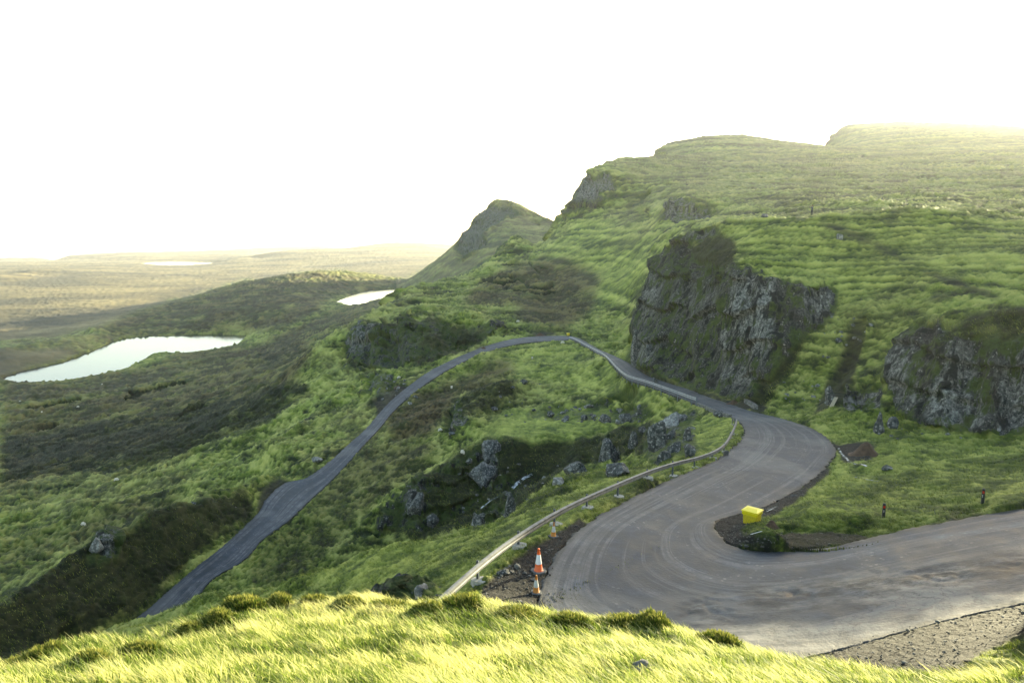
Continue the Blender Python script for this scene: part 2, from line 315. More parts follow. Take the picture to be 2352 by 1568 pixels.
def sstep(a, b, x): t = np.clip((x-a)/(b-a), 0, 1); return t*t*(3-2*t)
# ------------------------------------------------------------------ regions named in the picture, kept where they lie on the ground
def project(X, Y, Zz):
    f = Y*CP-Zz*SP; u = Y*SP+Zz*CP; f = np.where(f < 0.1, 0.1, f)
    return W0/2+F0*X/f, 784.0-F0*u/f
def inpoly(px, py, poly):
    ins = np.zeros(px.shape, bool); n = len(poly)
    for i in range(n):
        x1, y1 = poly[i]; x2, y2 = poly[(i+1) % n]
        if y1 == y2: continue
        c = ((y1 > py) != (y2 > py)) & (px < (x2-x1)*(py-y1)/(y2-y1)+x1)
        ins ^= c
    return ins
def region(poly, r0, r1, soft=2.0, jit=6.0, val=1.0, out=None):
    m = np.zeros((K, J), np.float32)
    ja, jb = int(max(0, jidx(r0))), int(min(J-1, jidx(r1))); xs = [p[0] for p in poly]; ys = [p[1] for p in poly]
    sub = (slice(None), slice(ja, jb+1)); px = PX[sub]; py = PY[sub]
    k = (px > min(xs)-20) & (px < max(xs)+20) & (py > min(ys)-20) & (py < max(ys)+20)
    kk = np.where(k.any(1))[0]
    if len(kk) == 0: return m if out is None else out
    sub = (slice(kk[0], kk[-1]+1), slice(ja, jb+1)); px = PX[sub]; py = PY[sub]
    m[sub] = inpoly(px+JX[sub]*jit, py+JY[sub]*jit, poly)
    if soft > 0:
        a = max(0, kk[0]-10), min(K, kk[-1]+11); b = max(0, ja-10), min(J, jb+11)
        s = (slice(*a), slice(*b)); m[s] = gblur(m[s], soft)
    m *= val
    if out is not None: np.maximum(out, m, out=out); return out
    return m
PX, PY = project(GX, GY, Z)
JX = noise2(PX/26, PY/26, 3)*2.2+noise2(PX/9, PY/9, 4); JY = noise2(PX/26, PY/26, 5)*2.2+noise2(PX/9, PY/9, 6)
rock = np.zeros((K, J), np.float32)
ROCKS = [
 ([(1448,838),(1455,750),(1468,660),(1490,600),(1520,560),(1560,540),(1600,600),(1650,610),(1700,625),(1760,625),(1840,640),(1930,655),(1925,700),(1900,740),(1830,790),(1800,830),(1770,880),(1740,925),(1660,908),(1600,892),(1540,872),(1490,855)], 95, 182, 1.0),
 ([(1520,575),(1560,525),(1640,508),(1650,530),(1600,545),(1560,570)], 140, 182, .9),
 ([(2045,800),(2070,750),(2110,735),(2200,760),(2300,790),(2352,780),(2600,760),(2600,1020),(2352,1008),(2250,1000),(2150,985),(2060,950),(2045,900)], 60, 90, 1.0),
 ([(1915,945),(1925,880),(1990,872),(2030,900),(2025,955)], 60, 92, 1.0), ([(2020,1000),(2025,945),(2110,960),(2115,1000)], 60, 76, .8),
 ([(770,850),(790,790),(830,740),(900,735),(1000,725),(1100,722),(1170,755),(1120,790),(1050,812),(960,845),(880,850)], 225, 312, 1.0),
 ([(830,920),(840,860),(900,860),(905,900),(870,930)], 180, 260, .75),
 ([(1305,500),(1320,455),(1332,425),(1338,388),(1380,384),(1440,398),(1490,418),(1490,445),(1460,478),(1430,500),(1400,470),(1370,485),(1340,500)], 560, 720, 1.0),
 ([(1508,512),(1512,470),(1540,448),(1600,450),(1645,470),(1655,490),(1600,510)], 340, 420, .9), ([(1440,500),(1470,460),(1500,465),(1490,500)], 450, 660, .7),
 ([(1500,360),(1510,335),(1530,330),(1575,350),(1570,358)], 900, 1400, .9),
 ([(1050,590),(1065,530),(1085,495),(1112,462),(1160,468),(1210,490),(1200,505),(1150,500),(1110,540),(1080,580)], 1200, 1520, .9), ([(1210,520),(1240,498),(1280,505),(1270,525)], 1200, 1520, .9),
 ([(1120,585),(1150,560),(1185,533),(1200,545),(1160,580)], 560, 680, .6), 
 ([(845,1240),(900,1170),(960,1105),(1030,1060),(1070,1030),(1130,1010),(1140,1080),(1160,1120),(1100,1170),(1020,1200),(960,1240)], 90, 125, .85),
 ([(1020,990),(1030,930),(1060,925),(1090,950),(1080,990)], 120, 160, .9), ([(1090,1200),(1130,1100),(1190,1090),(1200,1130),(1140,1190)], 80, 118, .7),
 ([(1180,955),(1250,925),(1400,925),(1520,940),(1480,965),(1350,965),(1250,962)], 100, 160, .55),
 ([(190,1300),(215,1225),(260,1215),(280,1240),(262,1290)], 75, 125, .6), ([(440,1170),(450,1140),(520,1130),(530,1160)], 85, 140, .4), ([(385,1340),(395,1300),(440,1300),(430,1350)], 80, 110, .4),
 ([(850,1400),(870,1345),(960,1330),(1010,1350),(1000,1400)], 18, 40, .9),
]
for poly, a, b, v in ROCKS: region(poly, a, b, 1.5, 7, v, rock)
brown = np.zeros((K, J), np.float32)
BROWN = [
 ([(560,1330),(600,1250),(700,1180),(760,1090),(850,1030),(960,1000),(1010,1030),(900,1120),(860,1180),(780,1250),(700,1310),(640,1340)], 80, 140, .6),
 ([(870,1000),(900,950),(980,900),(1080,850),(1180,820),(1180,860),(1060,900),(1020,960),(1000,1000),(930,1015)], 130, 215, 1.0),
 ([(1060,700),(1100,650),(1180,600),(1250,590),(1320,600),(1380,640),(1370,700),(1300,760),(1240,768),(1200,740),(1180,700)], 235, 560, .9),
 ([(0,1130),(0,860),(300,850),(450,800),(600,790),(740,720),(860,670),(930,665),(830,730),(720,790),(690,870),(600,930),(450,1000),(300,1050),(100,1110)], 230, 1300, .9),
 ([(0,1240),(160,1190),(300,1150),(330,1160),(200,1230),(0,1330)], 110, 200, .5),
 ([(200,755),(300,720),(550,645),(740,618),(940,640),(930,660),(780,680),(640,765),(300,770)], 800, 1600, .95),
 ([(130,1230),(250,1180),(400,1140),(420,1160),(300,1200),(150,1260)], 110, 200, .8),
]
for poly, a, b, v in BROWN: region(poly, a, b, 5, 9, v, brown)
dark = np.zeros((K, J), np.float32)      # moss, heather and peat, plus shade painted into gorge, cliff and spur faces
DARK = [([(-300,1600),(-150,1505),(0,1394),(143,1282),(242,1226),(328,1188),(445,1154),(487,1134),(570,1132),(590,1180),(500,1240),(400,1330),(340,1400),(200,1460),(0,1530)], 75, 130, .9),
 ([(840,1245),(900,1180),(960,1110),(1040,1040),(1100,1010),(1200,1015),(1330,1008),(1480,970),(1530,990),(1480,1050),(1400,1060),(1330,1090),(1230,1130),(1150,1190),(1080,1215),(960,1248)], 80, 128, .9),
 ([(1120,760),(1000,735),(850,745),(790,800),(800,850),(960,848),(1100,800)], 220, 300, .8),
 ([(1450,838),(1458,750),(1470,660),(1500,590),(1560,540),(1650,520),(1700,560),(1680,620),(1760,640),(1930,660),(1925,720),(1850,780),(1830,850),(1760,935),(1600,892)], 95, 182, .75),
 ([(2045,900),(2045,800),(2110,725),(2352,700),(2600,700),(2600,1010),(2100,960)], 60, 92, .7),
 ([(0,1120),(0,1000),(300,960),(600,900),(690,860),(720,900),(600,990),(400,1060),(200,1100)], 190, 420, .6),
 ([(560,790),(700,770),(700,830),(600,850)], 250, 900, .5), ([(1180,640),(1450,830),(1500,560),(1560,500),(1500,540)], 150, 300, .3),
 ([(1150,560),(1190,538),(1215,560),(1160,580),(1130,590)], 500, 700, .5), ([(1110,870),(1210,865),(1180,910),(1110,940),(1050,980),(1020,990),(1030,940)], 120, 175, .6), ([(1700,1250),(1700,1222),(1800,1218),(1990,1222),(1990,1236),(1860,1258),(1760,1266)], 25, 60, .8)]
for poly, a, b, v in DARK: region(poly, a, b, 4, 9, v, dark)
pale = np.zeros((K, J), np.float32)      # lichen-covered faces
PALE = [([(1080,1235),(1086,1180),(1122,1168),(1124,1228)],50,130,.9),([(1082,1108),(1088,1062),(1142,1010),(1146,1060),(1135,1135),(1100,1132)],80,130,.9),([(932,1188),(938,1135),(978,1136),(975,1190)],80,130,.9),([(1372,1064),(1374,1016),(1424,1020),(1420,1066)],60,110,.9),([(1296,1100),(1345,1050),(1354,1066),(1328,1100)],50,110,.9),([(1030,1000),(1035,940),(1060,935),(1090,985)],120,160,.7),
 ([(1150,1190),(1160,1136),(1184,1138),(1182,1190)],50,110,.8),([(1480,1060),(1488,960),(1600,950),(1600,1050),(1540,1066)],60,100,.6),([(1200,960),(1250,930),(1400,945),(1480,945),(1470,972),(1300,960)],100,150,.5),([(850,900),(860,870),(905,870),(905,900),(870,925)],180,260,.6),([(1655,835),(1645,760),(1685,640),(1760,632),(1795,665),(1775,720),(1795,800),(1745,835)],95,130,1),([(1840,652),(1928,655),(1918,735),(1860,725)],95,125,.9),([(1468,700),(1478,635),(1520,630),(1512,720),(1480,740)],140,182,.8),
 ([(1452,838),(1464,765),(1500,785),(1506,855)],140,182,.9),([(1640,885),(1650,820),(1745,840),(1735,890)],90,130,.8),([(1540,740),(1530,640),(1600,640),(1640,700),(1620,760)],115,160,.45),([(1560,530),(1640,510),(1640,535),(1580,550)],140,180,.7),
 ([(2045,905),(2048,788),(2085,780),(2125,850),(2112,945)],60,92,.9),([(2155,985),(2145,900),(2185,830),(2235,795),(2235,900),(2285,960),(2240,995)],60,90,1),([(2290,1000),(2285,860),(2352,800),(2600,780),(2600,1010)],60,90,.9),([(1915,945),(1922,880),(1990,872),(2030,905),(2025,955)],60,92,.9),
 ([(1325,470),(1332,425),(1340,390),(1400,395),(1420,430),(1360,450)],560,720,1),([(1508,512),(1515,470),(1560,450),(1640,480),(1640,500)],340,420,.8),([(780,800),(830,745),(880,760),(860,800),(800,820)],225,312,.7),([(200,1290),(215,1225),(262,1215),(275,1240),(240,1290)],80,125,.9),([(1045,600),(1062,530),(1085,495),(1112,462),(1165,468),(1205,490),(1150,500),(1120,540),(1095,600)],1200,1520,.9)]
for poly, a, b, v in PALE: region(poly, a, b, 2, 10, v, pale)
gold = np.zeros((K, J), np.float32)
region([(-900,870),(-900,560),(1400,520),(1100,560),(930,640),(750,618),(550,645),(300,720),(180,765),(0,800)], 1050, 12500, 5, 8, 1.0, gold)
region([(-900,880),(-900,795),(0,796),(60,800),(150,795),(190,808),(150,830),(60,850),(5,868)], 550, 1000, 3, 4, 1.0, gold)
region([(-900,900),(-900,770),(0,775),(110,772),(200,760),(290,775),(250,790),(150,830),(60,850),(5,868)], 600, 1060, 3, 4, .45, gold)
gold *= (GR > 1850) | (th[:, None] < math.radians(-9.4))
patch = noise2(GX/420, GY/420, 11)+.5*noise2(GX/150, GY/150, 12)
gold = np.maximum(gold, (.38*sstep(math.radians(7), math.radians(10), th)[:, None]*sstep(260, 600, GR)*sstep(-.35, .35, noise2(GX/120, GY/90, 51)+.25)).astype(np.float32))
gold = np.maximum(gold, (.45*((GR > 1080) & (GR < 1650) & (th[:, None] > math.radians(-9.6)) & (th[:, None] < math.radians(6.5)))).astype(np.float32))  # greyer colour on the far hill, painting in some distance haze
dirt = np.zeros((K, J), np.float32)
DIRT = [
 ([(1100,1400),(1110,1345),(1190,1280),(1290,1215),(1330,1185),(1350,1200),(1300,1260),(1260,1330),(1250,1420)], 15, 45, 1),
 ([(1640,1215),(1640,1190),(1700,1178),(1760,1150),(1840,1120),(1900,1065),(1905,1085),(1850,1135),(1790,1175),(1740,1190),(1700,1215),(1750,1225),(1850,1218),(1960,1222),(2000,1232),(1860,1262),(1750,1270),(1665,1250)], 28, 60, 1),
 ([(2000,1236),(2120,1205),(2352,1160),(2600,1130),(2600,1145),(2352,1172),(2120,1215)], 24, 50, .8),
 ([(1500,1600),(1620,1530),(1850,1500),(2050,1455),(2200,1415),(2352,1385),(2600,1350),(2600,1440),(2352,1460),(2250,1500),(2150,1600)], 15, 30, 1),
 ([(1420,838),(1438,826),(1480,850),(1560,880),(1640,905),(1720,930),(1760,948),(1700,936),(1600,905),(1500,872),(1450,850)], 75, 175, .9),
 ([(1680,925),(1720,915),(1765,935),(1750,948),(1700,935)], 75, 110, .9),
 ([(1865,960),(1900,880),(1930,830),(1955,750),(1970,735),(1985,780),(1960,860),(1945,890),(1915,930)], 75, 118, .85),
 ([(2120,690),(2150,672),(2200,670),(2180,690)], 90, 120, .7), ([(2035,480),(2060,474),(2110,475),(2110,482),(2060,484)], 135, 150, .8),
 ([(1880,505),(1920,512),(2000,550),(2110,620),(2250,660),(2300,680),(2280,690),(2150,640),(2000,565),(1900,525)], 100, 145, .85), ([(1560,440),(1600,455),(1630,470),(1640,485),(1615,470),(1580,452)],250,520,.7),
 ([(1870,990),(1920,1020),(1960,1015),(2010,1025),(2000,1055),(1940,1060),(1925,1040)], 48, 75, 1),
 ([(600,1120),(640,1095),(670,1105),(630,1150),(590,1180)], 110, 135, .9),
 ([(860,920),(905,895),(960,875),(985,862),(900,925),(870,955)], 150, 220, .9), ([(560,1290),(545,1265),(580,1262),(575,1280)], 95, 112, .8),
 ([(1210,770),(1240,760),(1290,766),(1250,772)], 235, 262, .9), ([(1085,808),(1110,795),(1135,790),(1100,806)], 215, 240, .9),
]
for poly, a, b, v in DIRT: region(poly, a, b, 1.2, 3, v, dirt)
lush = np.zeros((K, J), np.float32)     # smooth short turf
for poly, a, b, v in [([(1640,505),(1900,488),(2352,495),(2600,500),(2600,620),(2352,640),(2100,640),(1930,690),(1900,650),(1760,628),(1700,560)], 105, 155, .45),([(1240,600),(1340,500),(1450,520),(1510,600),(1440,700),(1380,720),(1320,640)], 290, 650, .6),([(1850,960),(2050,985),(2352,1030),(2352,1140),(2100,1190),(1800,1205),(1740,1205),(1900,1100)], 26, 75, .55),([(1100,790),(1290,790),(1400,850),(1500,905),(1560,935),(1480,935),(1300,905),(1180,860)], 105, 215, .5),([(1100,1000),(1150,935),(1300,930),(1420,945),(1480,960),(1300,1000),(1200,1010)], 100, 165, 1),
                      ([(1560,1060),(1600,960),(1690,960),(1690,1010),(1640,1040)], 60, 95, 1),
                      ([(700,1330),(860,1250),(1000,1240),(1180,1190),(1400,1090),(1560,1060),(1400,1150),(1200,1260),(1040,1370),(900,1370)], 18, 60, .7)]:
    region(poly, a, b, 4, 6, v, lush)
# ------------------------------------------------------------------ smooth creases, then hummocks
keep = np.clip(gblur((rock > .3).astype(float), 3)*1.5, 0, 1)
Zs = gblur(Z, 3, 2.2); Zc = gblur(Z, 1.0, .8)
Z = Zs*(1-keep)+Zc*keep
Zr = np.where(cnt > 0, acc/np.maximum(cnt, 1), Z)
Z = Z*(1-road_soft)+np.where(road_mask, Zr, Z)*road_soft
water = np.zeros((K, J), bool); LW = {}
for i, (pl, ra, rb) in enumerate([(LOCH1, 500, 1200), (LOCH2, 1000, 1600), (LOCH3, 3300, 6500), (LOCH4, 5000, 9500)], 1):
    # polygon on the loch's own level, so that it can be cut into the ground
    wp = [P_z(x, y, LZ[i]) for x, y in pl]; LW[i] = wp
    jj = slice(int(jidx(ra)), int(jidx(rb)))
    m = inpoly(GX[:, jj], GY[:, jj], [(p[0], p[1]) for p in wp]); sub = Z[:, jj]
    sub[m] = LZ[i]-1.2-0.0006*rr[None, jj].repeat(K, 0)[m]; water[:, jj] |= m
    near = gblur(m.astype(float), 3) > .02; sub[near & ~m] = np.maximum(sub[near & ~m], LZ[i]+.25)
wsoft = np.clip(gblur(water.astype(float), 6)*2, 0, 1)
calm = (1-road_soft*0.97)*(1-wsoft)*(1-.75*dirt)
cell = GR*0.0030
def hum(lam, amp, seed, lo=1.6):
    w = sstep(lo, lo*2.2, lam/cell)
    return amp*w, seed
slope_dir = None
D = np.zeros((K, J), np.float32)
# (wavelength m, amplitude m, first distance, last distance)
for lam, amp, ra, rb in [(2.3,.26,5,15),(.95,.13,4,15),(0.45,.06,4,60),(0.9,.13,16,130),(1.8,.34,18,260),(3.6,.68,20,600),(7.5,1.15,26,900),(16,1.6,45,1300),(34,2.7,110,1800),(80,2.6,330,6000),(190,4,1900,12500),(480,9,2200,12500),(1300,14,4500,12500)]:
    ja, jb = max(0, int(jidx(ra*.8))), min(J-1, int(jidx(rb)))
    s = (slice(None), slice(ja, jb)); w = sstep(ra*.8, ra*1.5, GR[s])*sstep(1.3, 3.0, lam/(GR[s]*0.0040))
    n = noise2(GX[s]/lam, GY[s]/(lam*.72)+.3*GX[s]/lam, int(lam*7) % 50)
    n = .75*n+.8*(np.abs(n)-.15)       # rounder hollows, sharper brows
    D[s] += (amp*w*n).astype(np.float32)
Z = Z+D*calm*(1-.75*lush)*(1-.6*np.clip(gold, 0, 1)*sstep(900, 2500, GR))
# elongated ribs and hollows running down the left-hand slopes and inside the loop
wL = sstep(125, 170, GR)*sstep(900, 400, GR)*sstep(math.radians(-1), math.radians(-9), th)[:, None]
wI = sstep(70, 90, GR)*sstep(235, 180, GR)*sstep(math.radians(17), math.radians(12), th)[:, None]*sstep(math.radians(-16), math.radians(-10), th)[:, None]
ca, sa = math.cos(1.05), math.sin(1.05); U_ = GX*ca+GY*sa; V_ = -GX*sa+GY*ca; wp_ = noise2(GX/40, GY/40, 31)*9
def rib(across, along, amp, w, seed):
    n = noise2((V_+wp_)/across, U_/along, seed); return amp*w*(.35-np.abs(n)*2.0)
Z = Z+(rib(24, 95, 4.0, wL, 33)+rib(10, 45, 1.5, wL, 34)+rib(4.5, 18, .5, wL*sstep(420, 250, GR), 35)+rib(14, 30, 1.8, wI, 36)+rib(6, 14, .9, wI, 37))*calm*(1-lush)
# peat hags on the bog behind the bend
hag = np.zeros((K, J), np.float32)
HAGS = [[(1100,640),(1130,634),(1170,632),(1190,640),(1215,655),(1250,660),(1275,652)],[(1060,668),(1090,650),(1120,642),(1150,648),(1180,645)],[(1150,655),(1180,662),(1215,666),(1240,672),(1280,665)],
        [(1240,610),(1255,612)],[(1215,600),(1225,612),(1240,622)],[(1130,605),(1170,604),(1200,606)],[(1040,630),(1075,636),(1100,632)],[(290,915),(340,895),(400,878),(430,876)],[(400,960),(440,940),(480,925)],[(60,935),(120,925),(180,915)],[(80,985),(130,975)],[(300,900),(360,890),(440,870)]]
IM = np.zeros((784, 1176), np.float32)
for h in HAGS:
    p = dens([(a, b, 0) for a, b in h], .5)
    IM[(p[:, 1]/2).astype(int), (p[:, 0]/2).astype(int)] = 1
IM = np.clip(gblur(IM, 1.1)*4.0, 0, 1); PX, PY = project(GX, GY, Z)
qx = np.clip(((PX+JX*1.3)/2).astype(int), 0, 1175); qy = np.clip(((PY+JY*.8)/2).astype(int), 0, 783)
hag = IM[qy, qx]*((GR > 200) & (GR < 700))*np.clip(brown*3, 0, 1)
Z = Z-hag*GR*.009; dark = np.maximum(dark, hag*1.3)
# cut the bed under the road
near_road = gblur(road_mask.astype(float), 1.5, 1.0)
Z = np.where(road_mask, Zr-0.07-GR*0.0012-.10*(GR < 45)*np.clip(gblur(road_mask.astype(float), 4), 0, 1)**8, Z)
# keep ground off the road edge line
Z = Z.astype(np.float64)
ZG = Z
def ground(X, Y):
    k = float(kidx(math.atan2(X, Y))); j = float(np.clip(jidx(math.hypot(X, Y)), 0, J-1.001)); k = min(max(k, 0), K-1.001)
    a, b = int(k), int(j); u, v = k-a, j-b
    return float((ZG[a, b]*(1-u)+ZG[a+1, b]*u)*(1-v)+(ZG[a, b+1]*(1-u)+ZG[a+1, b+1]*u)*v)
def at(x, y, r0=13.5, r1=12000):
    """place on the ground seen at picture point (x, y)"""
    a, f, d = ray(x, y); t = math.atan2(a, f); k = int(round(float(kidx(t)))); tan = d/math.hypot(a, f)
    j0 = int(jidx(r0)); e = ZG[k, j0:]/rr[j0:]; hit = np.where(e >= tan)[0]
    j = j0+(hit[0] if len(hit) else int(np.argmax(e)))
    if j > j0:
        ea, eb = ZG[k, j-1]/rr[j-1], ZG[k, j]/rr[j]; u = (tan-ea)/(eb-ea) if eb != ea else 0; r = rr[j-1]+(rr[j]-rr[j-1])*min(max(u, 0), 1)
    else: r = rr[j]
    X, Y = math.sin(t)*r, math.cos(t)*r
    return Vector((X, Y, ground(X, Y)))
print('terrain solved', round(time.time()-T0, 1))
# ------------------------------------------------------------------ materials
def new_mat(name):
    m = bpy.data.materials.new(name); m.use_nodes = True; nt = m.node_tree
    return m, nt, nt.nodes['Principled BSDF']
def N(nt, t, **kw):
    n = nt.nodes.new(t)
    for k, v in kw.items():
        if k.startswith('i_'):
            key = k[2:]; key = int(key) if key.isdigit() else key.replace('_', ' ')
            n.inputs[key].default_value = v
        else: setattr(n, k, v)
    return n
def ramp(nt, src, stops):
    r = nt.nodes.new('ShaderNodeValToRGB'); e = r.color_ramp.elements
    while len(e) > 1: e.remove(e[0])
    e[0].position = stops[0][0]; c = stops[0][1]; e[0].color = (*c, 1) if len(c) == 3 else c
    for p, c in stops[1:]:
        q = e.new(p); q.color = (*c, 1)
    nt.links.new(src, r.inputs[0]); return r.outputs[0]
def mixc(nt, f, a, b, mode='MIX'):
    m = nt.nodes.new('ShaderNodeMix'); m.data_type = 'RGBA'; m.blend_type = mode
    for sock, v in ((m.inputs[0], f), (m.inputs[6], a), (m.inputs[7], b)):
        if hasattr(v, 'links') or isinstance(v, bpy.types.NodeSocket): nt.links.new(v, sock)
        else: sock.default_value = (*v, 1) if isinstance(v, tuple) else v
    return m.outputs[2]
def math_(nt, op, a, b=None, clamp=False):
    m = nt.nodes.new('ShaderNodeMath'); m.operation = op; m.use_clamp = clamp
    for i, v in enumerate((a, b)):
        if v is None: continue
        if isinstance(v, bpy.types.NodeSocket): nt.links.new(v, m.inputs[i])
        else: m.inputs[i].default_value = v
    return m.outputs[0]
def noise_tex(nt, vec, scale, detail=4, rough=.6, lac=2.0):
    n = nt.nodes.new('ShaderNodeTexNoise'); n.inputs['Scale'].default_value = scale; n.inputs['Detail'].default_value = detail; n.inputs['Roughness'].default_value = rough
    nt.links.new(vec, n.inputs['Vector']); return n.outputs[0]
def coords(nt, scale=(1, 1, 1)):
    g = nt.nodes.new('ShaderNodeNewGeometry'); m = nt.nodes.new('ShaderNodeMapping'); m.inputs['Scale'].default_value = scale
    nt.links.new(g.outputs['Position'], m.inputs['Vector']); return m.outputs[0]
def simple(name, col, rough=.6, metal=0, var=.25, scale=6, bump=0, col2=None):
    m, nt, b = new_mat(name); tc = nt.nodes.new('ShaderNodeTexCoord').outputs['Object']
    n = noise_tex(nt, tc, scale, 5, .65); c2 = col2 or tuple(x*(1-var) for x in col)
    nt.links.new(ramp(nt, n, [(.35, c2), (.62, col)]), b.inputs['Base Color']); b.inputs['Roughness'].default_value = rough; b.inputs['Metallic'].default_value = metal
    if bump:
        bm_ = nt.nodes.new('ShaderNodeBump'); bm_.inputs['Strength'].default_value = bump; bm_.inputs['Distance'].default_value = .02
        nt.links.new(noise_tex(nt, tc, scale*4, 4, .6), bm_.inputs['Height']); nt.links.new(bm_.outputs[0], b.inputs['Normal'])
    return m
def terrain_mat():
    m, nt, b = new_mat('turf_and_rock'); L = nt.links.new
    at_ = lambda n: (lambda q: (setattr(q, 'attribute_name', n), q.outputs['Fac'])[1])(nt.nodes.new('ShaderNodeAttribute'))
    co = coords(nt); cs = coords(nt, (1, 1, .45))
    dist = nt.nodes.new('ShaderNodeAttribute'); dist.attribute_name = 'lod'; lod = dist.outputs['Fac']
    # coordinates shrunk with the mesh spacing give detail at every scale
    n0 = noise_tex(nt, co, .022, 5, .6); n1 = noise_tex(nt, co, .16, 6, .7); n2 = noise_tex(nt, co, 1.3, 8, .84); n3 = noise_tex(nt, co, .0035, 5, .6)
    st = noise_tex(nt, coords(nt, (.9, 2.6, 2.6)), .55, 5, .75)
    g = ramp(nt, n1, [(.33, (.012, .020, .004)), (.46, (.052, .084, .010)), (.58, (.135, .195, .016)), (.72, (.235, .290, .036))])
    g2 = ramp(nt, n2, [(.36, (.008, .014, .003)), (.5, (.090, .136, .012)), (.7, (.255, .300, .048))])
    g = mixc(nt, .55, g, g2)
    g = mixc(nt, ramp(nt, st, [(.42, (0, 0, 0)), (.68, (.65, .65, .65))]), g, (.26, .285, .058))
    g = mixc(nt, ramp(nt, n0, [(.47, (0, 0, 0)), (.62, (.7, .7, .7))]), g, (.125, .120, .040))
    nb = noise_tex(nt, coords(nt, (1, .6, 1)), .07, 6, .7)
    g = mixc(nt, ramp(nt, nb, [(.36, (.85, .85, .85)), (.48, (0, 0, 0))]), g, (.014, .024, .006))
    g = mixc(nt, ramp(nt, nb, [(.54, (0, 0, 0)), (.66, (.6, .6, .6))]), g, (.28, .33, .075))
    tn = at_('tone')
    g = mixc(nt, ramp(nt, tn, [(.08, (.95, .95, .95)), (.52, (0, 0, 0))]), g, (.012, .020, .005))
    g = mixc(nt, ramp(nt, tn, [(.5, (0, 0, 0)), (1.0, (.9, .9, .9))]), g, (.36, .37, .10))
    tf = mixc(nt, ramp(nt, tn, [(.10, (0, 0, 0)), (.95, (1, 1, 1))]), (.055, .092, .010), (.320, .365, .062))
    g = mixc(nt, math_(nt, 'MULTIPLY', at_('turf'), .85), g, tf)
    br = ramp(nt, n2, [(.32, (.006, .005, .003)), (.5, (.030, .023, .010)), (.68, (.078, .056, .023))])
    br = mixc(nt, ramp(nt, n1, [(.42, (0, 0, 0)), (.64, (.8, .8, .8))]), br, (.042, .050, .016))
    br = mixc(nt, ramp(nt, tn, [(.45, (0, 0, 0)), (.75, (.7, .7, .7))]), br, (.12, .095, .035))
    gd = ramp(nt, n3, [(.40, (.060, .056, .036)), (.50, (.145, .120, .060)), (.62, (.235, .195, .095))])
    gd = mixc(nt, ramp(nt, noise_tex(nt, co, .03, 5, .7), [(.42, (.0, .0, .0)), (.62, (.5, .5, .5))]), gd, (.085, .075, .040))
    c = mixc(nt, math_(nt, 'MULTIPLY', at_('brown'), ramp(nt, n0, [(.25, (.45, .45, .45)), (.55, (1, 1, 1))]), True), g, br)
    c = mixc(nt, at_('gold'), c, gd)
    dr = ramp(nt, noise_tex(nt, co, 5.0, 6, .8), [(.35, (.004, .004, .004)), (.55, (.010, .010, .0095)), (.70, (.038, .038, .035))])
    c = mixc(nt, at_('dirt'), c, dr)
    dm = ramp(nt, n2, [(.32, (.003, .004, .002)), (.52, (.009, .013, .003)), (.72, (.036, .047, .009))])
    c = mixc(nt, ramp(nt, math_(nt, 'ADD', at_('moss'), math_(nt, 'MULTIPLY', math_(nt, 'SUBTRACT', n1, .5), 1.2)), [(.30, (0, 0, 0)), (.62, (.92, .92, .92))]), c, dm)  # moss attribute holds real moss and peat, and shade painted as dark colour
    # rock: dark basalt with pale lichen, moss left between
    cs = coords(nt, (1.15, 1.15, .13))
    rk = ramp(nt, noise_tex(nt, cs, 1.9, 8, .8), [(.38, (.007, .008, .007)), (.52, (.028, .030, .027)), (.62, (.085, .09, .078)), (.74, (.28, .29, .26))])
    rk = mixc(nt, ramp(nt, noise_tex(nt, co, 3.4, 3, .7), [(.60, (0, 0, 0)), (.68, (.8, .8, .8))]), rk, (.40, .41, .37))
    lk = math_(nt, 'MULTIPLY', at_('lichen'), ramp(nt, noise_tex(nt, cs, 1.4, 7, .8), [(.42, (0, 0, 0)), (.58, (1, 1, 1))]))
    rk = mixc(nt, lk, rk, ramp(nt, noise_tex(nt, co, 2.2, 5, .8), [(.38, (.035, .036, .031)), (.62, (.36, .37, .34))]))
    rk = mixc(nt, ramp(nt, noise_tex(nt, coords(nt, (1, 1, .09)), .55, 5, .65), [(.43, (.95, .95, .95)), (.50, (0, 0, 0))]), rk, (.008, .010, .009))
    ra = math_(nt, 'ADD', math_(nt, 'ADD', math_(nt, 'MULTIPLY', at_('rock'), .60), math_(nt, 'MULTIPLY', at_('lichen'), .22)), math_(nt, 'MULTIPLY', math_(nt, 'SUBTRACT', noise_tex(nt, cs, .42, 7, .72), .5), 2.6))
    dkm = mixc(nt, ramp(nt, n2, [(.3, (0, 0, 0)), (.7, (1, 1, 1))]), (.010, .018, .006), (.075, .105, .022))
    c = mixc(nt, ramp(nt, at_('rock'), [(.25, (0, 0, 0)), (.6, (.85, .85, .85))]), c, dkm)
    c = mixc(nt, ramp(nt, ra, [(.50, (0, 0, 0)), (.66, (1, 1, 1))]), c, rk)
    L(c, b.inputs['Base Color']); b.inputs['Roughness'].default_value = .85; b.inputs['Specular IOR Level'].default_value = .2
    bp = nt.nodes.new('ShaderNodeBump'); bp.inputs['Strength'].default_value = .9; bp.inputs['Distance'].default_value = .5
    h = math_(nt, 'ADD', math_(nt, 'MULTIPLY', n2, .5), noise_tex(nt, co, .5, 8, .8))
    L(h, bp.inputs['Height']); L(bp.outputs[0], b.inputs['Normal'])
    return m
M_TERR = terrain_mat()
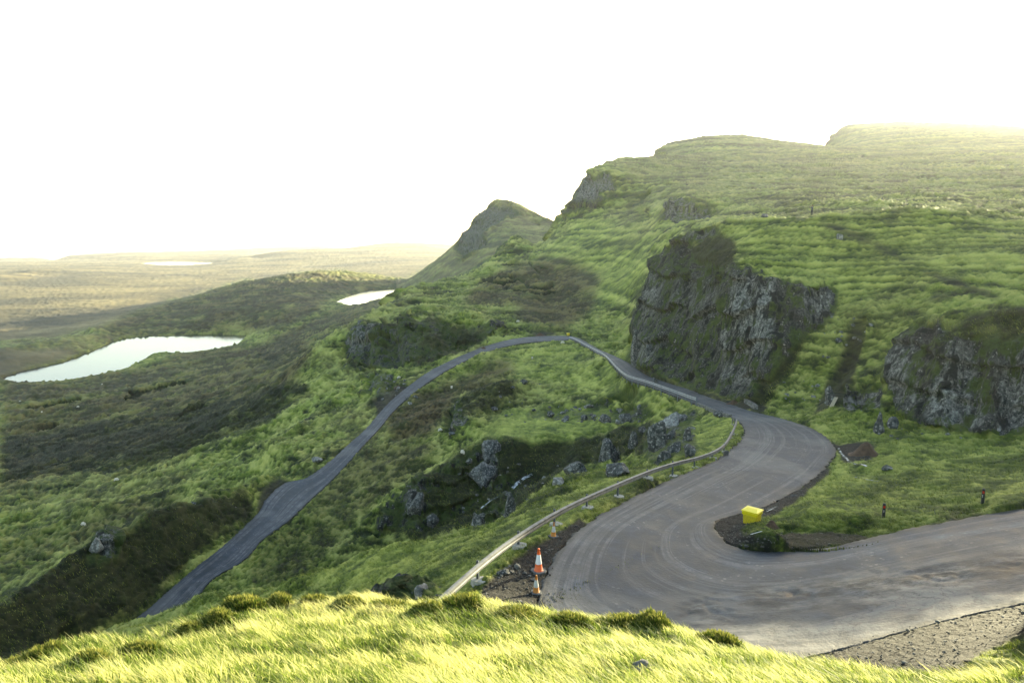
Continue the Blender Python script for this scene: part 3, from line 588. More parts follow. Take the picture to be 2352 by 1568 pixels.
# ------------------------------------------------------------------ terrain mesh: rows follow the relief so that steep faces get as many vertices as flat ones
def tag(o, label=None, cat=None, group=None, kind=None):
    if label: o['label'] = label
    if cat: o['category'] = cat
    if group: o['group'] = group
    if kind: o['kind'] = kind
    return o
NR = 1300
ev = np.arctan2(Z, GR)
dl = np.diff(ev, axis=1)*683.0
dl = np.where(dl > 0, dl, -dl*.35)                       # away-facing ground gets fewer rows
dl = gblur(dl, 12, 0)
base = 0.06+0.10*sstep(14, 30, rr[1:])*sstep(9000, 3000, rr[1:])
cost = np.concatenate([np.zeros((K, 1)), np.cumsum(dl+base[None], axis=1)], axis=1)
jj = np.arange(J, dtype=float)
RJ = np.empty((K, NR))
for k in range(K): RJ[k] = np.interp(np.linspace(0, cost[k, -1], NR), cost[k], jj)
RJ = gblur(RJ, 7, 0)
def samp(A):
    j0 = np.clip(np.floor(RJ).astype(int), 0, J-2); f = RJ-j0; kk = np.arange(K)[:, None]
    return A[kk, j0]*(1-f)+A[kk, j0+1]*f
vr = np.exp(lr[0]+RJ*(lr[1]-lr[0])); vz = samp(Z); vx = np.sin(th)[:, None]*vr; vy = np.cos(th)[:, None]*vr
vrock = samp(rock); vbrown = samp(brown); vgold = samp(gold); vdirt = samp(dirt); vdark = samp(dark); vpale = samp(pale); vroad = samp(road_mask.astype(float)); vwater = samp(water.astype(float))
Pn = np.stack([vx, vy, vz], -1)
def normals(Pn):
    du = np.gradient(Pn, axis=0); dv = np.gradient(Pn, axis=1); n = np.cross(du, dv); n /= np.linalg.norm(n, axis=-1, keepdims=True)+1e-12
    n[n[..., 2] < 0] *= -1; return n
nm = normals(Pn)
steep = 1-nm[..., 2]
wob = noise3(vx/9, vy/9, vz/14, 1)+.6*noise3(vx/3.2, vy/3.2, vz/7, 2)
far = sstep(250, 600, vr)
wobf = noise3(vx/60, vy/60, vz/70, 3)+.6*noise3(vx/20, vy/20, vz/50, 4)
rk = np.clip(vrock*1.25, 0, 1)*sstep(.10, .34, steep+.22*(wob*(1-far)+wobf*far)+.12*(1-far))
rk = np.maximum(rk, np.clip(vpale*1.2, 0, 1)*.8*(vrock+vpale > .3))
rk = np.maximum(rk, sstep(.42, .62, steep+.25*wob)*(1-vroad)*.5*(vr > 40)*(1-vdirt))
# broken columns and ledges
A1 = np.clip(vr/115, .45, 8)
d1 = -np.abs(noise3(vx/(3.4*A1), vy/(3.4*A1), vz/(40*A1), 5))*3.0+noise3(vx/(9*A1), vy/(9*A1), vz/(20*A1), 6)*3.4+noise3(vx/(20*A1), vy/(20*A1), vz/(30*A1), 9)*3.0+.4
d2 = -np.abs(noise3(vx/(1.3*A1), vy/(1.3*A1), vz/(12*A1), 7))*1.3+noise3(vx/(.55*A1), vy/(.55*A1), vz/(.8*A1), 8)*.30
lz = (vz+noise2(vx/12, vy/12, 12)*5)/(5.5*A1); lz = lz-np.floor(lz)
ledge = (sstep(.0, .12, lz)*(1-lz)-.45)*1.5*sstep(-.2, .3, noise3(vx/14, vy/14, vz/9, 13)+.2)
disp = (d1*1.7+d2*1.5+ledge)*A1*np.clip(rk*1.2, 0, 1)*(1-vroad)
hn = nm*np.array([1, 1, .55]); Pn = Pn+hn*disp[..., None]
# grass texture at about the spacing of the vertices
px_m = vr*.0013
fine = np.zeros((K, NR), np.float32); tone = np.zeros((K, NR), np.float32)
for o_ in range(-8, 22):
    lam = 2.0**(o_*.5)*1.3; q_ = np.log2(lam/px_m); wf = np.clip(1-np.abs(q_-2.2)/1.5, 0, 1); wt = np.clip(1-np.abs(q_-3.6)/4.2, 0, 1)
    cc = np.where((wt > 0).any(0))[0]
    if len(cc) == 0: continue
    s = (slice(None), slice(cc[0], cc[-1]+1)); nn = noise2(vx[s]/lam+o_*3.1, vy[s]/lam*.8+vz[s]/lam*.8, 20+o_)
    fine[s] += wf[s]*nn*px_m[s]*3.2*np.where(px_m[s] > 1.35, .45, 1); w2 = np.clip(1-np.abs(q_-1.7)/1.2, 0, 1); tone[s] += (wt[s]*.40+w2[s]*.16)*nn
# terracettes trodden along the contours
vl = samp(lush)
wz = vz+noise2(vx/16, vy/16, 41)*1.6+noise2(vx/5, vy/5, 42)*.45; tr1 = noise2(wz/.55, (vx-vy)/60, 43); tr2 = noise2((vz+noise2(vx/60, vy/60, 44)*7)/2.6, (vx-vy)/200, 45); tr3 = noise2((vz+noise2(vx/260, vy/260, 46)*25)/9, (vx-vy)/900, 47)
w1 = sstep(230, 130, vr)*sstep(18, 26, vr); w3 = sstep(600, 900, vr); wT2 = (1-w1)*(1-w3)*sstep(18, 26, vr); sl_ = sstep(.002, .03, steep)
terr = (tr1*w1+tr2*wT2+tr3*w3)*sl_; tone = tone+terr*.85
tone = .5+tone
fine = (fine+terr*px_m*2.5)*sstep(14, 22, vr)*(1-np.clip(vroad*3, 0, 1))*(1-np.clip(vwater*3, 0, 1))*(1-.6*vdirt)*(1-.7*vgold)*(1-.55*samp(lush))
Pn = Pn+np.array([0, 0, 1.0])*np.minimum(fine, .9*np.maximum(vr*.004, .05))[..., None]
def grid_mesh(name, Pg, keep, mat, attrs):
    kq, jq = np.where(keep); Nj = Pg.shape[1]
    a = kq*Nj+jq; quads = np.stack([a, a+Nj, a+Nj+1, a+1], -1)
    used, inv = np.unique(quads.ravel(), return_inverse=True); quads = inv.reshape(-1, 4)
    co = Pg.reshape(-1, 3)[used]
    me = bpy.data.meshes.new(name); me.vertices.add(len(co)); me.vertices.foreach_set('co', co.astype(np.float32).ravel())
    me.loops.add(quads.size); me.loops.foreach_set('vertex_index', quads.ravel().astype(np.int32))
    me.polygons.add(len(quads)); me.polygons.foreach_set('loop_start', np.arange(0, quads.size, 4, dtype=np.int32))
    me.polygons.foreach_set('use_smooth', np.ones(len(quads), bool)); me.update(calc_edges=True)
    for n_, v in attrs.items():
        at_ = me.attributes.new(n_, 'FLOAT', 'POINT'); at_.data.foreach_set('value', v.reshape(-1)[used].astype(np.float32))
    me.materials.append(mat); o = bpy.data.objects.new(name, me); COL.objects.link(o); tag(o, kind='structure'); return o
attrs = dict(rock=rk, brown=vbrown, gold=vgold, dirt=vdirt, tone=tone, moss=vdark, turf=vl, lichen=vpale)  # moss carries the whole dark mask, painted shade included
qr = .25*(vr[:-1, :-1]+vr[1:, :-1]+vr[:-1, 1:]+vr[1:, 1:])
jit_ = noise2(vx/30, vy/30, 9)[:-1, :-1]; qth = th[:-1][:, None]*np.ones((1, NR-1)); qrk = rk[:-1, :-1]
deg = np.degrees(qth)
mtn = (qr > 1080) & (deg > -9.5) & (deg < 6.5) & (qr < 1800)
plat = (deg > 6.5) & (qr > 240)
moor = (qr > 380) & ~mtn & ~plat & (deg < 6.5) & ~((deg > -11.5) & (qr < 1000))
fore = qr < 14.2
cliff = (gblur((rk > .55).astype(float), 1.5)[:-1, :-1] > .6) & (qr > 40) & (qr < 330)
rest = ~(mtn | plat | moor | fore | cliff)
for n_, m_ in (('mountain', mtn & ~cliff), ('escarpment', plat & ~cliff), ('moor', moor & ~cliff), ('foreground_hill', fore), ('cliff', cliff), ('valley_ground', rest)):
    grid_mesh(n_, Pn, m_, M_TERR, attrs)
print('terrain mesh', round(time.time()-T0, 1))
# ------------------------------------------------------------------ road
def road_mat():
    m, nt, b = new_mat('asphalt'); L = nt.links.new; uv = nt.nodes.new('ShaderNodeUVMap').outputs[0]; co = coords(nt)
    n1 = noise_tex(nt, co, .35, 6, .65); n2 = noise_tex(nt, co, 7, 4, .7); n3 = noise_tex(nt, co, .9, 7, .75)
    c = ramp(nt, n1, [(.32, (.019, .022, .027)), (.5, (.031, .037, .048)), (.68, (.052, .060, .074))])
    c = mixc(nt, .5, c, ramp(nt, n3, [(.36, (.010, .012, .015)), (.52, (.031, .037, .048)), (.68, (.103, .112, .132))]))
    # pale arcs worn by tyres, following the road's own direction
    mp = nt.nodes.new('ShaderNodeMapping'); mp.inputs['Scale'].default_value = (.014, 8, 1); L(uv, mp.inputs[0])
    ar = noise_tex(nt, mp.outputs[0], 1.0, 6, .7)
    c = mixc(nt, ramp(nt, ar, [(.50, (0, 0, 0)), (.57, (.55, .55, .55)), (.64, (.0, .0, .0))]), c, mixc(nt, ramp(nt, n3, [(.4, (0, 0, 0)), (.6, (1, 1, 1))]), (.05, .053, .058), (.19, .19, .19)))
    # chippings worn through as pale specks
    v = nt.nodes.new('ShaderNodeTexVoronoi'); v.inputs['Scale'].default_value = 2.6; L(co, v.inputs['Vector'])
    sp = math_(nt, 'MULTIPLY', ramp(nt, v.outputs['Distance'], [(.10, (1, 1, 1)), (.22, (0, 0, 0))]), ramp(nt, n1, [(.48, (0, 0, 0)), (.60, (.7, .7, .7))]))
    c = mixc(nt, sp, c, (.20, .20, .20))
    # silt and dust dried on the rough lower half
    sl = nt.nodes.new('ShaderNodeAttribute'); sl.attribute_name = 'silt'
    sn = noise_tex(nt, coords(nt, (.45, 1.1, 1)), .42, 6, .7)
    c = mixc(nt, math_(nt, 'MULTIPLY', sl.outputs['Fac'], ramp(nt, sn, [(.44, (0, 0, 0)), (.58, (1, 1, 1))])), c, (.15, .147, .137))
    c = mixc(nt, math_(nt, 'MULTIPLY', sl.outputs['Fac'], ramp(nt, noise_tex(nt, co, 1.6, 6, .8), [(.36, (.8, .8, .8)), (.46, (0, 0, 0))])), c, (.025, .026, .028))
    c = mixc(nt, ramp(nt, noise_tex(nt, co, .12, 4, .5), [(.52, (0, 0, 0)), (.60, (.3, .3, .3))]), c, (.15, .15, .145))
    rb = nt.nodes.new('ShaderNodeAttribute'); rb.attribute_name = 'broken'
    c = mixc(nt, math_(nt, 'MULTIPLY', rb.outputs['Fac'], ramp(nt, noise_tex(nt, coords(nt, (.6, 1.2, 1)), 1.1, 7, .75), [(.42, (.95, .95, .95)), (.56, (0, 0, 0))])), c, (.016, .017, .018))
    # crumbling dark edges
    sx = nt.nodes.new('ShaderNodeSeparateXYZ'); L(uv, sx.inputs[0])
    ed = math_(nt, 'ABSOLUTE', math_(nt, 'SUBTRACT', sx.outputs[1], .5)); ed = math_(nt, 'ADD', ed, math_(nt, 'MULTIPLY', math_(nt, 'SUBTRACT', n3, .5), .12))
    c = mixc(nt, ramp(nt, ed, [(.455, (0, 0, 0)), (.49, (.8, .8, .8))]), c, (.030, .031, .030))
    # tar crack
    cr = noise_tex(nt, co, .22, 9, .62); crl = ramp(nt, math_(nt, 'ABSOLUTE', math_(nt, 'SUBTRACT', cr, .47)), [(.0, (.8, .8, .8)), (.0035, (0, 0, 0))])
    c = mixc(nt, crl, c, (.018, .018, .020))
    L(c, b.inputs['Base Color'])
    L(ramp(nt, n3, [(.35, (.55, .55, .55)), (.65, (.85, .85, .85))]), b.inputs['Roughness']); b.inputs['Specular IOR Level'].default_value = .3
    bp = nt.nodes.new('ShaderNodeBump'); bp.inputs['Strength'].default_value = .7; bp.inputs['Distance'].default_value = .03
    L(math_(nt, 'ADD', n2, n3), bp.inputs['Height']); L(bp.outputs[0], b.inputs['Normal']); return m
M_ROAD = road_mat()
def mesh_obj(name, verts, faces, mat, parent=None, smooth=False):
    me = bpy.data.meshes.new(name); me.from_pydata([tuple(v) for v in verts], [], faces)
    if smooth: me.polygons.foreach_set('use_smooth', [True]*len(me.polygons))
    if mat: me.materials.append(mat)
    o = bpy.data.objects.new(name, me); COL.objects.link(o)
    if parent: o.parent = parent
    return o
nv = 90; S = road_surface(nv)
S = np.concatenate([S[:-1]*(1-t)+S[1:]*t for t in (0,)]+[S[-1:]]) if False else S
# finer rows along
S = np.stack([S[:-1], S[:-1]*.75+S[1:]*.25, S[:-1]*.5+S[1:]*.5, S[:-1]*.25+S[1:]*.75], 1).reshape(-1, nv, 3)
mid = S[:, nv//2]; ulen = np.concatenate([[0], np.cumsum(np.linalg.norm(np.diff(mid, axis=0), axis=1))])
sx_, sy_ = S[..., 0], S[..., 1]; srr = np.hypot(sx_, sy_)
px_, py_ = project(sx_, sy_, S[..., 2])
band = np.exp(-((py_-(1375-(px_-1750)*.13))/34)**2)*sstep(1500, 1620, px_)
low = sstep(0, 50, py_-(1330-(px_-1750)*.16))*sstep(1480, 1650, px_)
rg = np.abs(noise2(sx_/.9, sy_/.7, 3))
bumps = (noise2(sx_/1.6, sy_/.8, 2)*.12-.10*sstep(.0, .25, .22-rg)*sstep(-.1, .3, noise2(sx_/3, sy_/2, 14))+noise2(sx_/.35, sy_/.3, 15)*.045)*band*.8+(noise2(sx_/2.6, sy_/.9, 16)*.05+noise2(sx_/.7, sy_/.4, 17)*.02)*low
rut = 1.0
edgev = np.minimum(np.linspace(0, 1, nv), 1-np.linspace(0, 1, nv))[None]
S[..., 2] += noise2(sx_/6, sy_/6, 5)*.05+noise2(sx_/1.5, sy_/1.5, 6)*.012+bumps*rut*sstep(0, .06, edgev)
# ragged edge
dirv = S[:, -1]-S[:, 0]; dirv = dirv/np.linalg.norm(dirv, axis=1)[:, None]; mo_ = S[:, -1]; e1 = noise2(mo_[:, 0]*1.1, mo_[:, 1]*1.1, 7)*.45+noise2(mo_[:, 0]*4, mo_[:, 1]*4, 8)*.22; mi_ = S[:, 0]; e0 = noise2(mi_[:, 0]*1.1, mi_[:, 1]*1.1, 7)*.4+noise2(mi_[:, 0]*4, mi_[:, 1]*4, 8)*.2
S[:, 0] += dirv*e0[:, None]; S[:, -1] += dirv*e1[:, None]
n0_, n1_ = S.shape[0], nv
sk0 = S[:, :1]-np.array([0, 0, .30]); sk1 = S[:, -1:]-np.array([0, 0, .30]); S2 = np.concatenate([sk0, S, sk1], 1)
ii, jj2 = np.meshgrid(np.arange(n0_-1), np.arange(nv+1), indexing='ij'); a = ii*(nv+2)+jj2
faces = np.stack([a, a+nv+2, a+nv+3, a+1], -1).reshape(-1, 4)
road = mesh_obj('road', S2.reshape(-1, 3), faces.tolist(), M_ROAD, smooth=True); tag(road, kind='structure')
sa_ = road.data.attributes.new('silt', 'FLOAT', 'POINT'); sv = np.clip(low*1.0+.0*band, 0, 1); sv = np.concatenate([sv[:, :1], sv, sv[:, -1:]], 1); sa_.data.foreach_set('value', sv.astype(np.float32).ravel())
sb_ = road.data.attributes.new('broken', 'FLOAT', 'POINT'); bv = np.clip(band, 0, 1); bv = np.concatenate([bv[:, :1], bv, bv[:, -1:]], 1); sb_.data.foreach_set('value', bv.astype(np.float32).ravel())
uvl = road.data.uv_layers.new(name='UVMap'); vv = np.concatenate([[0], np.linspace(0, 1, nv), [1]])
UV = np.stack(np.broadcast_arrays(ulen[:, None], vv[None]), -1).reshape(-1, 2)
li = np.empty(len(road.data.loops), np.int32); road.data.loops.foreach_get('vertex_index', li); uvl.data.foreach_set('uv', UV[li].astype(np.float32).ravel())
# ------------------------------------------------------------------ lochs, sea
def water_mat():
    m, nt, b = new_mat('loch_water'); b.inputs['Base Color'].default_value = (.012, .018, .022, 1); b.inputs['Roughness'].default_value = .09; b.inputs['IOR'].default_value = 1.33
    bp = nt.nodes.new('ShaderNodeBump'); bp.inputs['Strength'].default_value = .12; bp.inputs['Distance'].default_value = .3
    nt.links.new(noise_tex(nt, coords(nt, (1, 1, 1)), .25, 5, .6), bp.inputs['Height']); nt.links.new(bp.outputs[0], b.inputs['Normal']); return m
M_WATER = water_mat()
for i in (1, 2, 3, 4):
    wp = np.array(LW[i])[:, :2]; c = wp.mean(0); wp = catmull(np.concatenate([wp, wp[:1]]), 6)[:-1]
    wp = c+(wp-c)*1.012
    o = mesh_obj('loch', [(p[0], p[1], LZ[i]) for p in wp], [list(range(len(wp)))], M_WATER); tag(o, kind='structure')
tz = np.linspace(-1.25, 1.25, 60)
sea = mesh_obj('sea', [(math.sin(t)*r, math.cos(t)*r, -255) for r in (5000, 12000) for t in tz], [[i, i+1, 61+i, 60+i] for i in range(59)], M_WATER); tag(sea, kind='structure')
# ------------------------------------------------------------------ things
def thing(name, label, cat, loc, rz=0, group=None):
    o = bpy.data.objects.new(name, None); COL.objects.link(o); o.empty_display_size = .2
    o.location = loc; o.rotation_euler = (0, 0, rz); return tag(o, label, cat, group)
def bm_obj(name, bm, mat, parent=None, smooth=False, loc=None):
    me = bpy.data.meshes.new(name); bm.normal_update(); bm.to_mesh(me); bm.free()
    if smooth: me.polygons.foreach_set('use_smooth', [True]*len(me.polygons))
    for m in (mat if isinstance(mat, (list, tuple)) else [mat]): me.materials.append(m)
    o = bpy.data.objects.new(name, me); COL.objects.link(o)
    if parent: o.parent = parent
    if loc is not None: o.location = loc
    return o
def copy_tree(o, parent=None):
    c = o.copy(); COL.objects.link(c); c.parent = parent
    for ch in list(o.children): copy_tree(ch, c)
    return c
def ring_verts(bm, r, z, n, ang=0, pts=None):
    if pts: return [bm.verts.new((x, y, z)) for x, y in pts]
    return [bm.verts.new((r*math.cos(2*math.pi*i/n+ang), r*math.sin(2*math.pi*i/n+ang), z)) for i in range(n)]
def bridge(bm, A, B):
    n = len(A)
    for i in range(n): bm.faces.new((A[i], A[(i+1) % n], B[(i+1) % n], B[i]))
def lathe(prof, n=24, cap=True):
    bm = bmesh.new(); rings = [ring_verts(bm, r, z, n) for r, z in prof]
    for A, B in zip(rings[:-1], rings[1:]): bridge(bm, A, B)
    if cap: bm.faces.new(rings[-1]); bm.faces.new(rings[0][::-1])
    return bm
def box(bm, x0, x1, y0, y1, z0, z1, bev=0, taper=1.0):
    vs_ = []
    for z, k in ((z0, 1), (z1, taper)):
        cx, cy = (x0+x1)/2, (y0+y1)/2
        vs_.append([bm.verts.new((cx+(x-cx)*k, cy+(y-cy)*k, z)) for x, y in ((x0, y0), (x1, y0), (x1, y1), (x0, y1))])
    bridge(bm, *vs_); f = [bm.faces.new(vs_[0][::-1]), bm.faces.new(vs_[1])]
    if bev:
        es = list({e for v in vs_[0]+vs_[1] for e in v.link_edges}); bmesh.ops.bevel(bm, geom=es, offset=bev, segments=2, affect='EDGES')
def sweep(path, prof, closed=True):
    """profile (side, up) swept along a path of Vectors"""
    bm = bmesh.new(); R = []
    for i, p in enumerate(path):
        t = (path[min(i+1, len(path)-1)]-path[max(i-1, 0)]); t.normalize(); s = Vector((t.y, -t.x, 0)).normalized()
        R.append([bm.verts.new(p+s*a+Vector((0, 0, b))) for a, b in prof])
    for A, B in zip(R[:-1], R[1:]): bridge(bm, A, B)
    bm.faces.new(R[0]); bm.faces.new(R[-1][::-1]); bmesh.ops.recalc_face_normals(bm, faces=bm.faces); return bm
M_GALV = simple('weathered_galvanised_steel', (.125, .130, .130), .6, .15, .45, 3, .3, (.055, .060, .058))
M_POST = simple('dark_steel_post', (.10, .12, .14), .5, .3, .4, 5)
M_GALVF = simple('bright_galvanised_steel', (.30, .31, .33), .45, .2, .25, 1)
M_POSTF = simple('blue_grey_post', (.10, .125, .15), .5, .2, .3, 2)
M_CONC = simple('pale_concrete', (.34, .33, .29), .9, 0, .4, 4, .6)
M_ORANGE = simple('bright_orange_plastic', (.80, .13, .02), .45, 0, .15, 8)
M_FADED = simple('faded_amber_plastic', (.55, .20, .02), .6, 0, .35, 14)
M_WHITE = simple('white_reflective_sleeve', (.78, .78, .78), .4, 0, .12, 10)
M_DIRTYW = simple('scuffed_white_sleeve', (.62, .62, .60), .5, 0, .45, 16)
M_RUB = simple('grey_rubber_base', (.10, .105, .105), .8, 0, .4, 12, .4)
M_YEL = simple('yellow_grit_bin_plastic', (.78, .62, .008), .42, 0, .08, 5)
M_YELD = simple('dusty_yellow_plastic', (.62, .47, .008), .55, 0, .35, 18)
M_BLACK = simple('black_post_plastic', (.018, .020, .024), .45, 0, .4, 20)
M_RED = simple('red_reflector', (.75, .05, .015), .35, 0, .2, 40)
M_WOOL = simple('cream_wool', (.62, .58, .48), .95, 0, .3, 9, .8)
M_FACE = simple('black_sheep_face', (.03, .028, .025), .8)
M_WOOD = simple('pale_bleached_wood', (.42, .36, .25), .8, 0, .3, 10)
def rock_mat(name, dark, mid, pale, moss=.3):
    m, nt, b = new_mat(name); tc = nt.nodes.new('ShaderNodeTexCoord').outputs['Object']; L = nt.links.new
    n = noise_tex(nt, tc, 1.6, 8, .8); c = ramp(nt, n, [(.34, dark), (.5, mid), (.60, pale), (.72, tuple(x*1.4 for x in pale))])
    v = nt.nodes.new('ShaderNodeTexNoise'); v.inputs['Scale'].default_value = 4.5; v.inputs['Detail'].default_value = 3; L(tc, v.inputs['Vector'])
    c = mixc(nt, ramp(nt, v.outputs[0], [(.58, (0, 0, 0)), (.68, (.7, .7, .7))]), c, (.38, .385, .36))
    g = nt.nodes.new('ShaderNodeNewGeometry'); s = nt.nodes.new('ShaderNodeSeparateXYZ'); L(g.outputs['Normal'], s.inputs[0])
    mo = math_(nt, 'ADD', math_(nt, 'MULTIPLY', s.outputs[2], .7), n)
    c = mixc(nt, ramp(nt, mo, [(1.32-moss, (0, 0, 0)), (1.45-moss, (.85, .85, .85))]), c, (.085, .12, .03))
    L(c, b.inputs['Base Color']); b.inputs['Roughness'].default_value = .9
    bp = nt.nodes.new('ShaderNodeBump'); bp.inputs['Strength'].default_value = 1; bp.inputs['Distance'].default_value = .12; L(n, bp.inputs['Height']); L(bp.outputs[0], b.inputs['Normal']); return m
M_ROCK = rock_mat('lichened_basalt', (.008, .009, .009), (.042, .045, .042), (.15, .155, .145), .2)
M_ROCKP = rock_mat('pale_lichened_stone', (.04, .04, .037), (.13, .132, .12), (.30, .30, .275), .0)
M_MUD = simple('brown_peat_heap', (.085, .050, .028), .95, 0, .5, 3, .8)

# --- guardrails
def rail_path(pts, zoff, r0, n=10):
    A = np.array([tuple(at(x, y, r0)) for x, y in pts]); B = catmull(A, n); B[:, 2] = gblur(B[:, 2][:, None], 3, 0)[:, 0]+zoff
    return [Vector(p) for p in B]
POSTS = [(1103.6,1335.7),(1196,1256.8),(1278,1199),(1352,1163),(1423,1131.6),(1489.4,1107),(1548,1087.7),(1597.8,1074.6),(1638.6,1058.9),(1665.9,1038.8),(1679.3,1010.5),(1688,993),(1691.5,978),(1689.5,968.5),(1684.5,962.5)]
def rail_z(x, y, z): return Vector(P_z(x, y, z))
RZP = [np.interp(x if i < 10 else 0, [p[0] for p in RAILF[:11]], [p[2] for p in RAILF[:11]]) for i, (x, y) in enumerate(POSTS)]
g1 = thing('guardrail', 'near steel beam guardrail curving round the outside of the hairpin', 'guardrail', at(*POSTS[4], 15))
inv1 = g1.location.copy()
rf = dens(RAILF, 1.0)
B1 = []
for x, y in POSTS:
    q = rf[int(np.argmin((rf[:, 0]-x)**2+(rf[:, 1]-y)**2))]; v_ = Vector(P_z(x, y, q[2]-(.25 if y < 966 else 0))); v_.z = ground(v_.x, v_.y); B1.append(v_)
ii_ = np.arange(len(B1)); pz = np.polyfit(ii_, [b.z for b in B1], 4); zs_ = np.polyval(pz, ii_)
for b_, z_ in zip(B1, zs_): b_.z = float(z_)+.03
ext = B1[0]+(B1[0]-B1[1])*1.1; ext.z = B1[0].z
PA = catmull(np.array([tuple(p) for p in [ext]+B1]), 10)
for _ in range(60): PA[1:-1] = .25*PA[:-2]+.5*PA[1:-1]+.25*PA[2:]
path = [Vector(p)-inv1 for p in PA]
beam = [(.03, .44), (.10, .45), (.10, .53), (.06, .56), (.10, .59), (.10, .67), (.03, .69), (-.05, .69), (-.05, .44)]
beam = [(a, b) for a, b in beam]
bm_obj('rail', sweep(path, beam), M_GALV, g1)
for i, b in enumerate(B1):
    j = min(range(len(PA)), key=lambda q: (PA[q][0]-b.x)**2+(PA[q][1]-b.y)**2); zt = PA[j][2]
    t = Vector(PA[min(j+1, len(PA)-1)]-PA[max(j-1, 0)]); ang = math.atan2(t.y, t.x)
    bm = bmesh.new(); box(bm, -.055, .055, -.04, -.028, -.5, .74); box(bm, -.055, .055, .028, .04, -.5, .74); box(bm, -.006, .006, -.028, .028, -.5, .74)
    box(bm, -.05, .05, -.12, -.04, .47, .64)
    s = Vector((t.y, -t.x, 0)).normalized()
    po = bm_obj('post', bm, M_POST, g1, loc=Vector((b.x, b.y, zt))-inv1-s*.11); po.rotation_euler = (0, 0, ang)
    bm = bmesh.new(); rnd = random.Random(i); pts = [((.30+.10*rnd.random())*math.cos(a), (.24+.10*rnd.random())*math.sin(a)) for a in [k*math.pi/5 for k in range(10)]]
    A = ring_verts(bm, 0, -.35, 0, pts=pts); Bv = ring_verts(bm, 0, .05, 0, pts=[(x*.86, y*.86) for x, y in pts]); bridge(bm, A, Bv); bm.faces.new(Bv)
    bm_obj('footing', bm, M_CONC, g1, loc=Vector((b.x, b.y, ground(b.x, b.y)+.0))-inv1-s*.02)
FAR7 = [(115,35),(152,55),(183,85),(210,115),(238,150),(265,180),(290,205),(318,240),(365,270),(435,300),(515,333),(602,362),(718,402),(848,432),(965,483),(1090,532),(1218,578),(1357,640),(1430,668),(1503,700)]
FAR6 = [(615,448),(655,468),(700,488),(735,510),(775,545),(822,585),(875,625),(930,660),(988,700),(1050,730),(1110,762),(1178,797),(1242,830),(1305,872),(1375,910),(1450,945),(1528,985),(1605,1025),(1675,1068),(1747,1108),(1815,1150)]
FP = [((2200+x/7.84)*.5742, (1300+y/7.84)*.5742) for x, y in FAR6]+[((2400+x/3.825)*.5742, (1440+y/3.825)*.5742) for x, y in FAR7[1:]]
# stand the posts 0.35 m outside the road's own edge
edge = catmull(secR, 60)
def on_edge(x, y):
    px, py = project(edge[:, 0], edge[:, 1], edge[:, 2]); i = int(np.argmin((px-x)**2+(py-y)**2)); e = edge[i]
    t = edge[min(i+1, len(edge)-1)]-edge[max(i-1, 0)]; s = Vector((t[1], -t[0], 0)).normalized(); return Vector(e), s
mid_edge = Vector(eL[20*NS]-eR[20*NS])
g2 = thing('guardrail', 'far double-rail steel guardrail on posts beside the road below the dark cliff', 'guardrail', at(1486, 887, 60)); inv2 = g2.location.copy()
B2 = []
for x, y in FP:
    e, s = on_edge(x, y)
    if s.dot(Vector((mid_edge.x, mid_edge.y, 0))) > 0: s = -s
    B2.append(e+s*.30)
PB = catmull(np.array([tuple(p) for p in B2]), 5); 
for c_ in (0, 1, 2):
    for _ in range(14): PB[1:-1, c_] = .25*PB[:-2, c_]+.5*PB[1:-1, c_]+.25*PB[2:, c_]
PB[:, 2] += .22; path = [Vector(p)-inv2 for p in PB]
for z0 in (.42, .68):
    bm_obj('rail', sweep(path, [(.04, z0), (.10, z0+.02), (.10, z0+.15), (.04, z0+.17), (-.03, z0+.17), (-.03, z0)]), M_GALVF, g2)
for i, b in enumerate(B2):
    t = path[min(i*5+1, len(path)-1)]-path[max(i*5-1, 0)]; bm = bmesh.new(); box(bm, -.09, .09, -.09, -.01, -.9, .92); box(bm, -.05, .05, -.01, .03, .4, .88)
    q = PB[min(i*5, len(PB)-1)]+np.array([0, 0, .0]); po = bm_obj('post', bm, M_POSTF, g2, loc=Vector(q)-inv2); po.rotation_euler = (0, 0, math.atan2(t.y, t.x)+math.pi if False else math.atan2(t.y, t.x))
# --- wall carrying the road over the burn
wl = [on_edge(x, y)[0] for x, y in ((1600, 928), (1618, 936), (1640, 945), (1660, 953), (1676, 958))]
wl = [Vector(p) for p in catmull(np.array([tuple(w) for w in wl]), 6)]
wo = wl[len(wl)//2].copy(); bm = sweep([p-wo for p in wl], [(-.28, -3.4), (.22, -3.4), (.16, .28), (-.22, .28)])
M_WALL = rock_mat('mossy_masonry', (.02, .022, .02), (.07, .072, .066), (.15, .15, .14), .1)
w = bm_obj('retaining_wall', bm, M_WALL, loc=wo); tag(w, 'low mossy stone wall holding up the road edge at the end of the far guardrail', 'wall')
c1, c2 = at(1712, 924, 70), at(1737, 940, 70); bm = sweep([Vector((0, 0, 0)), (c2-c1)*.5+Vector((.1, .1, 0)), c2-c1], [(-.25, -.6), (.25, -.6), (.22, .55), (-.22, .55)])
w = bm_obj('parapet_wall', bm, M_WALL, loc=c1); tag(w, 'short stone parapet on the cliff side of the road where the burn goes under', 'wall')

